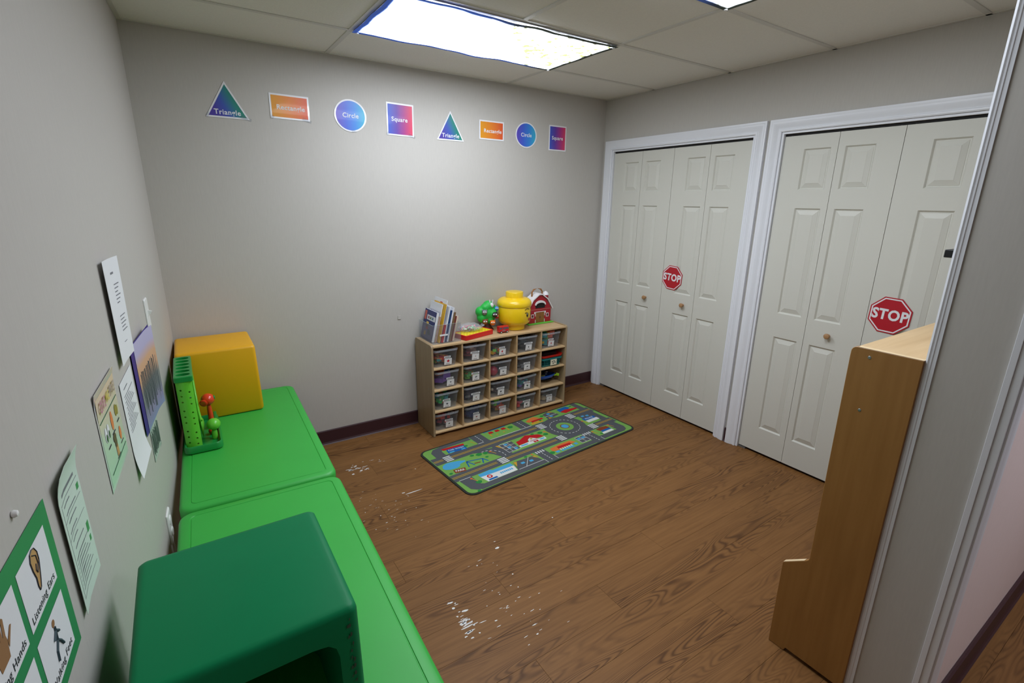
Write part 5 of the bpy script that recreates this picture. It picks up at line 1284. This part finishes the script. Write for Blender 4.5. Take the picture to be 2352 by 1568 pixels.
def tubes(name, m, paths, r_=0.004):
    mb = MB()
    for a, b in paths:
        d = Vector((b[0]-a[0], b[1]-a[1])).normalized(); n = Vector((-d.y, d.x))*r_
        mb.prism([(a[0]-n.x, a[1]-n.y), (b[0]-n.x, b[1]-n.y), (b[0]+n.x, b[1]+n.y), (a[0]+n.x, a[1]+n.y)], 0.0056, 0.0064)
    o = mb.build(name, m, rug); o['kind'] = 'stuff'; return o
tubes('swing_frame', K_BLUE, [((-0.542, 0.026), (-0.436, 0.000)), ((-0.542, 0.026), (-0.562, -0.038)), ((-0.542, 0.026), (-0.518, -0.036)), ((-0.436, 0.0), (-0.462, -0.05)), ((-0.436, 0.0), (-0.420, -0.046))])
tubes('swing_seat', K_BRN, [((-0.512, -0.022), (-0.470, -0.030))])
lay('park_sign', K_BRN, [[(-0.664, -0.012), (-0.585, -0.026), (-0.600, -0.066), (-0.670, -0.052)]], 0.0064, False)
def rtext(s, size, m, x, y, rz=0.0, width=1.0, z=0.0072): return text('printed_word', s, size, m, rug, x, y, z, bold=0.02, rotz=rz, width=width)
rtext('PARK', 0.030, K_WH, -0.630, -0.040, R(-12), 0.8)
lay('car_wash_wall', K_BLUE, [[(-0.568, 0.236), (-0.432, 0.222), (-0.440, 0.168), (-0.576, 0.184)]], 0.0063, False)
lay('car_wash_roof', K_RED, [[(-0.590, 0.262), (-0.425, 0.246), (-0.430, 0.224), (-0.586, 0.236)]], 0.0065, False)
lay('car_wash_doors', K_SKY, [rc(-0.565, -0.530, 0.182, 0.196), rc(-0.478, -0.448, 0.176, 0.190)], 0.0065)
rtext('CAR WASH', 0.021, K_WH, -0.504, 0.210, R(-6), 1.0)
lay('school_roof', K_RED, [[(-0.122, 0.046), (-0.085, 0.052), (-0.012, 0.086), (0.010, 0.076), (0.080, 0.044), (0.096, 0.002), (0.03, 0.006), (0.0, 0.036), (-0.04, 0.020), (-0.05, -0.002), (-0.136, -0.004)]], 0.0063, False)
lay('school_wall', K_WH, [[(-0.140, -0.010), (-0.045, -0.004), (-0.030, 0.026), (-0.004, 0.040), (0.022, 0.014), (0.036, -0.008), (0.095, -0.006), (0.088, -0.038), (-0.144, -0.036)]], 0.0064, False)
lay('school_windows', K_SKY, [rc(-0.130, -0.070, -0.028, -0.014), rc(0.040, 0.080, -0.028, -0.014)], 0.0066)
lay('school_doors', K_RED, [rc(-0.020, -0.002, -0.036, -0.016), rc(0.002, 0.020, -0.036, -0.016)], 0.0066)
lay('school_clock', K_LIL, [circ(0.010, 16, -0.006, 0.022)], 0.0066, False)
rtext('SCHOOL', 0.018, K_RED, -0.004, -0.006, R(0), 0.9)
lay('clinic_roof', K_SKY, [[(-0.572, -0.148), (-0.480, -0.142), (-0.470, -0.156), (-0.332, -0.154), (-0.330, -0.190), (-0.470, -0.186), (-0.574, -0.180)]], 0.0063, False)
lay('clinic_wall', K_WH, [[(-0.574, -0.180), (-0.470, -0.186), (-0.330, -0.190), (-0.342, -0.246), (-0.562, -0.246)]], 0.0064, False)
lay('clinic_windows', K_SKY, [rc(-0.450+0.014*k, -0.440+0.014*k, -0.222, -0.204) for k in range(7)], 0.0066)
lay('clinic_badge', K_RED, [circ(0.018, 22, -0.523, -0.203)], 0.0066, False)
lay('badge_cross', K_WH, [rc(-0.533, -0.513, -0.206, -0.200), rc(-0.526, -0.520, -0.213, -0.193)], 0.0068)
lay('clinic_canopy', K_BLUE, [[(-0.548, -0.226), (-0.488, -0.226), (-0.486, -0.242), (-0.552, -0.242)]], 0.0066, False)
lay('market_roof', K_ORG, [[(0.0, -0.166), (0.10, -0.156), (0.19, -0.158), (0.214, -0.196), (0.02, -0.214), (-0.006, -0.200)]], 0.0063, False)
lay('market_sign', K_RED, [[(0.056, -0.172), (0.172, -0.180), (0.170, -0.204), (0.050, -0.200)]], 0.0065, False)
lay('market_windows', K_SKY, [rc(0.05, 0.165, -0.238, -0.222), rc(0.005, 0.035, -0.236, -0.214), rc(0.185, 0.21, -0.228, -0.204)], 0.0065)
lay('market_awning', K_WH, [rc(0.052+0.02*k, 0.062+0.02*k, -0.222, -0.204) for k in range(6)], 0.0066)
lay('fire_roof', K_BLUE, [[(0.482, 0.284), (0.58, 0.288), (0.60, 0.252), (0.53, 0.228), (0.474, 0.236)]], 0.0063, False)
lay('fire_front', K_RED, [[(0.475, 0.228), (0.50, 0.240), (0.54, 0.246), (0.58, 0.236), (0.64, 0.226), (0.64, 0.206), (0.56, 0.200), (0.50, 0.194)]], 0.0065, False)
lay('diner_roof', K_ORG, [[(0.140, 0.256), (0.200, 0.286), (0.238, 0.290), (0.270, 0.252), (0.150, 0.228)]], 0.0063, False)
lay('diner_sign', K_RED, [[(0.178, 0.240), (0.285, 0.242), (0.290, 0.222), (0.172, 0.216)]], 0.0065, False)
lay('diner_front', K_LIL, [rc(0.150, 0.260, 0.186, 0.214)], 0.0063, False)
lay('police_front', K_WH, [rc(0.520, 0.640, -0.034, 0.000)], 0.0064, False); lay('police_sign', K_BLUE, [[(0.518, 0.042), (0.640, 0.034), (0.632, 0.002), (0.520, 0.004)]], 0.0065, False)
rtext('POLICE', 0.024, K_WH, 0.578, 0.020, R(-3), 0.9)
lay('shop_roof', K_BRN, [[(0.47, -0.15), (0.52, -0.142), (0.575, -0.152), (0.585, -0.182), (0.48, -0.188)]], 0.0063, False)
lay('shop_sign', K_BLUE, [[(0.486, -0.184), (0.575, -0.184), (0.575, -0.206), (0.480, -0.206)]], 0.0065, False); lay('shop_front', K_WH, [rc(0.468, 0.575, -0.232, -0.207)], 0.0064, False)
lay('picnic_huts', K_RED, [[(x-0.020, 0.252), (x+0.018, 0.252), (x+0.016, 0.280), (x-0.016, 0.280)] for x in (-0.178, -0.122, -0.066)], 0.0064)
tubes('picnic_rail', K_BLUE, [((-0.225, 0.292), (-0.03, 0.294))], 0.003)
lay('hut_lamps', K_LIL, [rc(-0.205, -0.196, 0.215, 0.25), rc(-0.045, -0.036, 0.225, 0.26), rc(-0.16, -0.145, 0.215, 0.225), rc(-0.10, -0.085, 0.215, 0.225)], 0.0064)
trees = []
for (x, y, r_) in ((-0.425, 0.055, 0.022), (-0.38, 0.045, 0.018), (-0.47, 0.07, 0.015), (-0.43, 0.205, 0.014), (-0.59, -0.09, 0.0), (-0.695, -0.04, 0.012), (-0.61, -0.215, 0.020), (-0.20, -0.152, 0.012), (0.105, 0.055, 0.020), (0.125, 0.015, 0.020), (0.045, 0.070, 0.013), (-0.01, 0.255, 0.022), (-0.022, -0.215, 0.020), (0.305, 0.262, 0.016), (0.245, 0.21, 0.012), (0.62, 0.27, 0.010), (0.46, -0.215, 0.012), (-0.66, -0.293, 0.012), (-0.40, 0.0, 0.012), (-0.56, 0.19, 0.0)):
    if r_: trees.append([(x+r_*(1+0.15*math.sin(5*a))*math.cos(a), y+r_*0.8*math.sin(a)) for a in [2*PI*k/14 for k in range(14)]])
lay('printed_trees', K_TREE, trees, 0.0065)
lay('lamp_posts', K_LIL, [[(x, y), (x+0.006, y), (x+0.022, y-0.045), (x+0.018, y-0.045)] for x, y in ((-0.345, 0.045), (0.14, 0.05), (-0.150, -0.152), (-0.63, -0.16), (0.42, -0.16), (0.49, 0.01), (0.60, -0.15), (-0.375, 0.235))], 0.0066)
lay('signal_heads', K_ORG, [circ(0.008, 10, x+0.002, y) for x, y in ((-0.345, 0.045), (0.14, 0.05), (-0.150, -0.152), (-0.63, -0.16), (0.42, -0.16), (0.49, 0.01), (0.60, -0.15))], 0.0067)
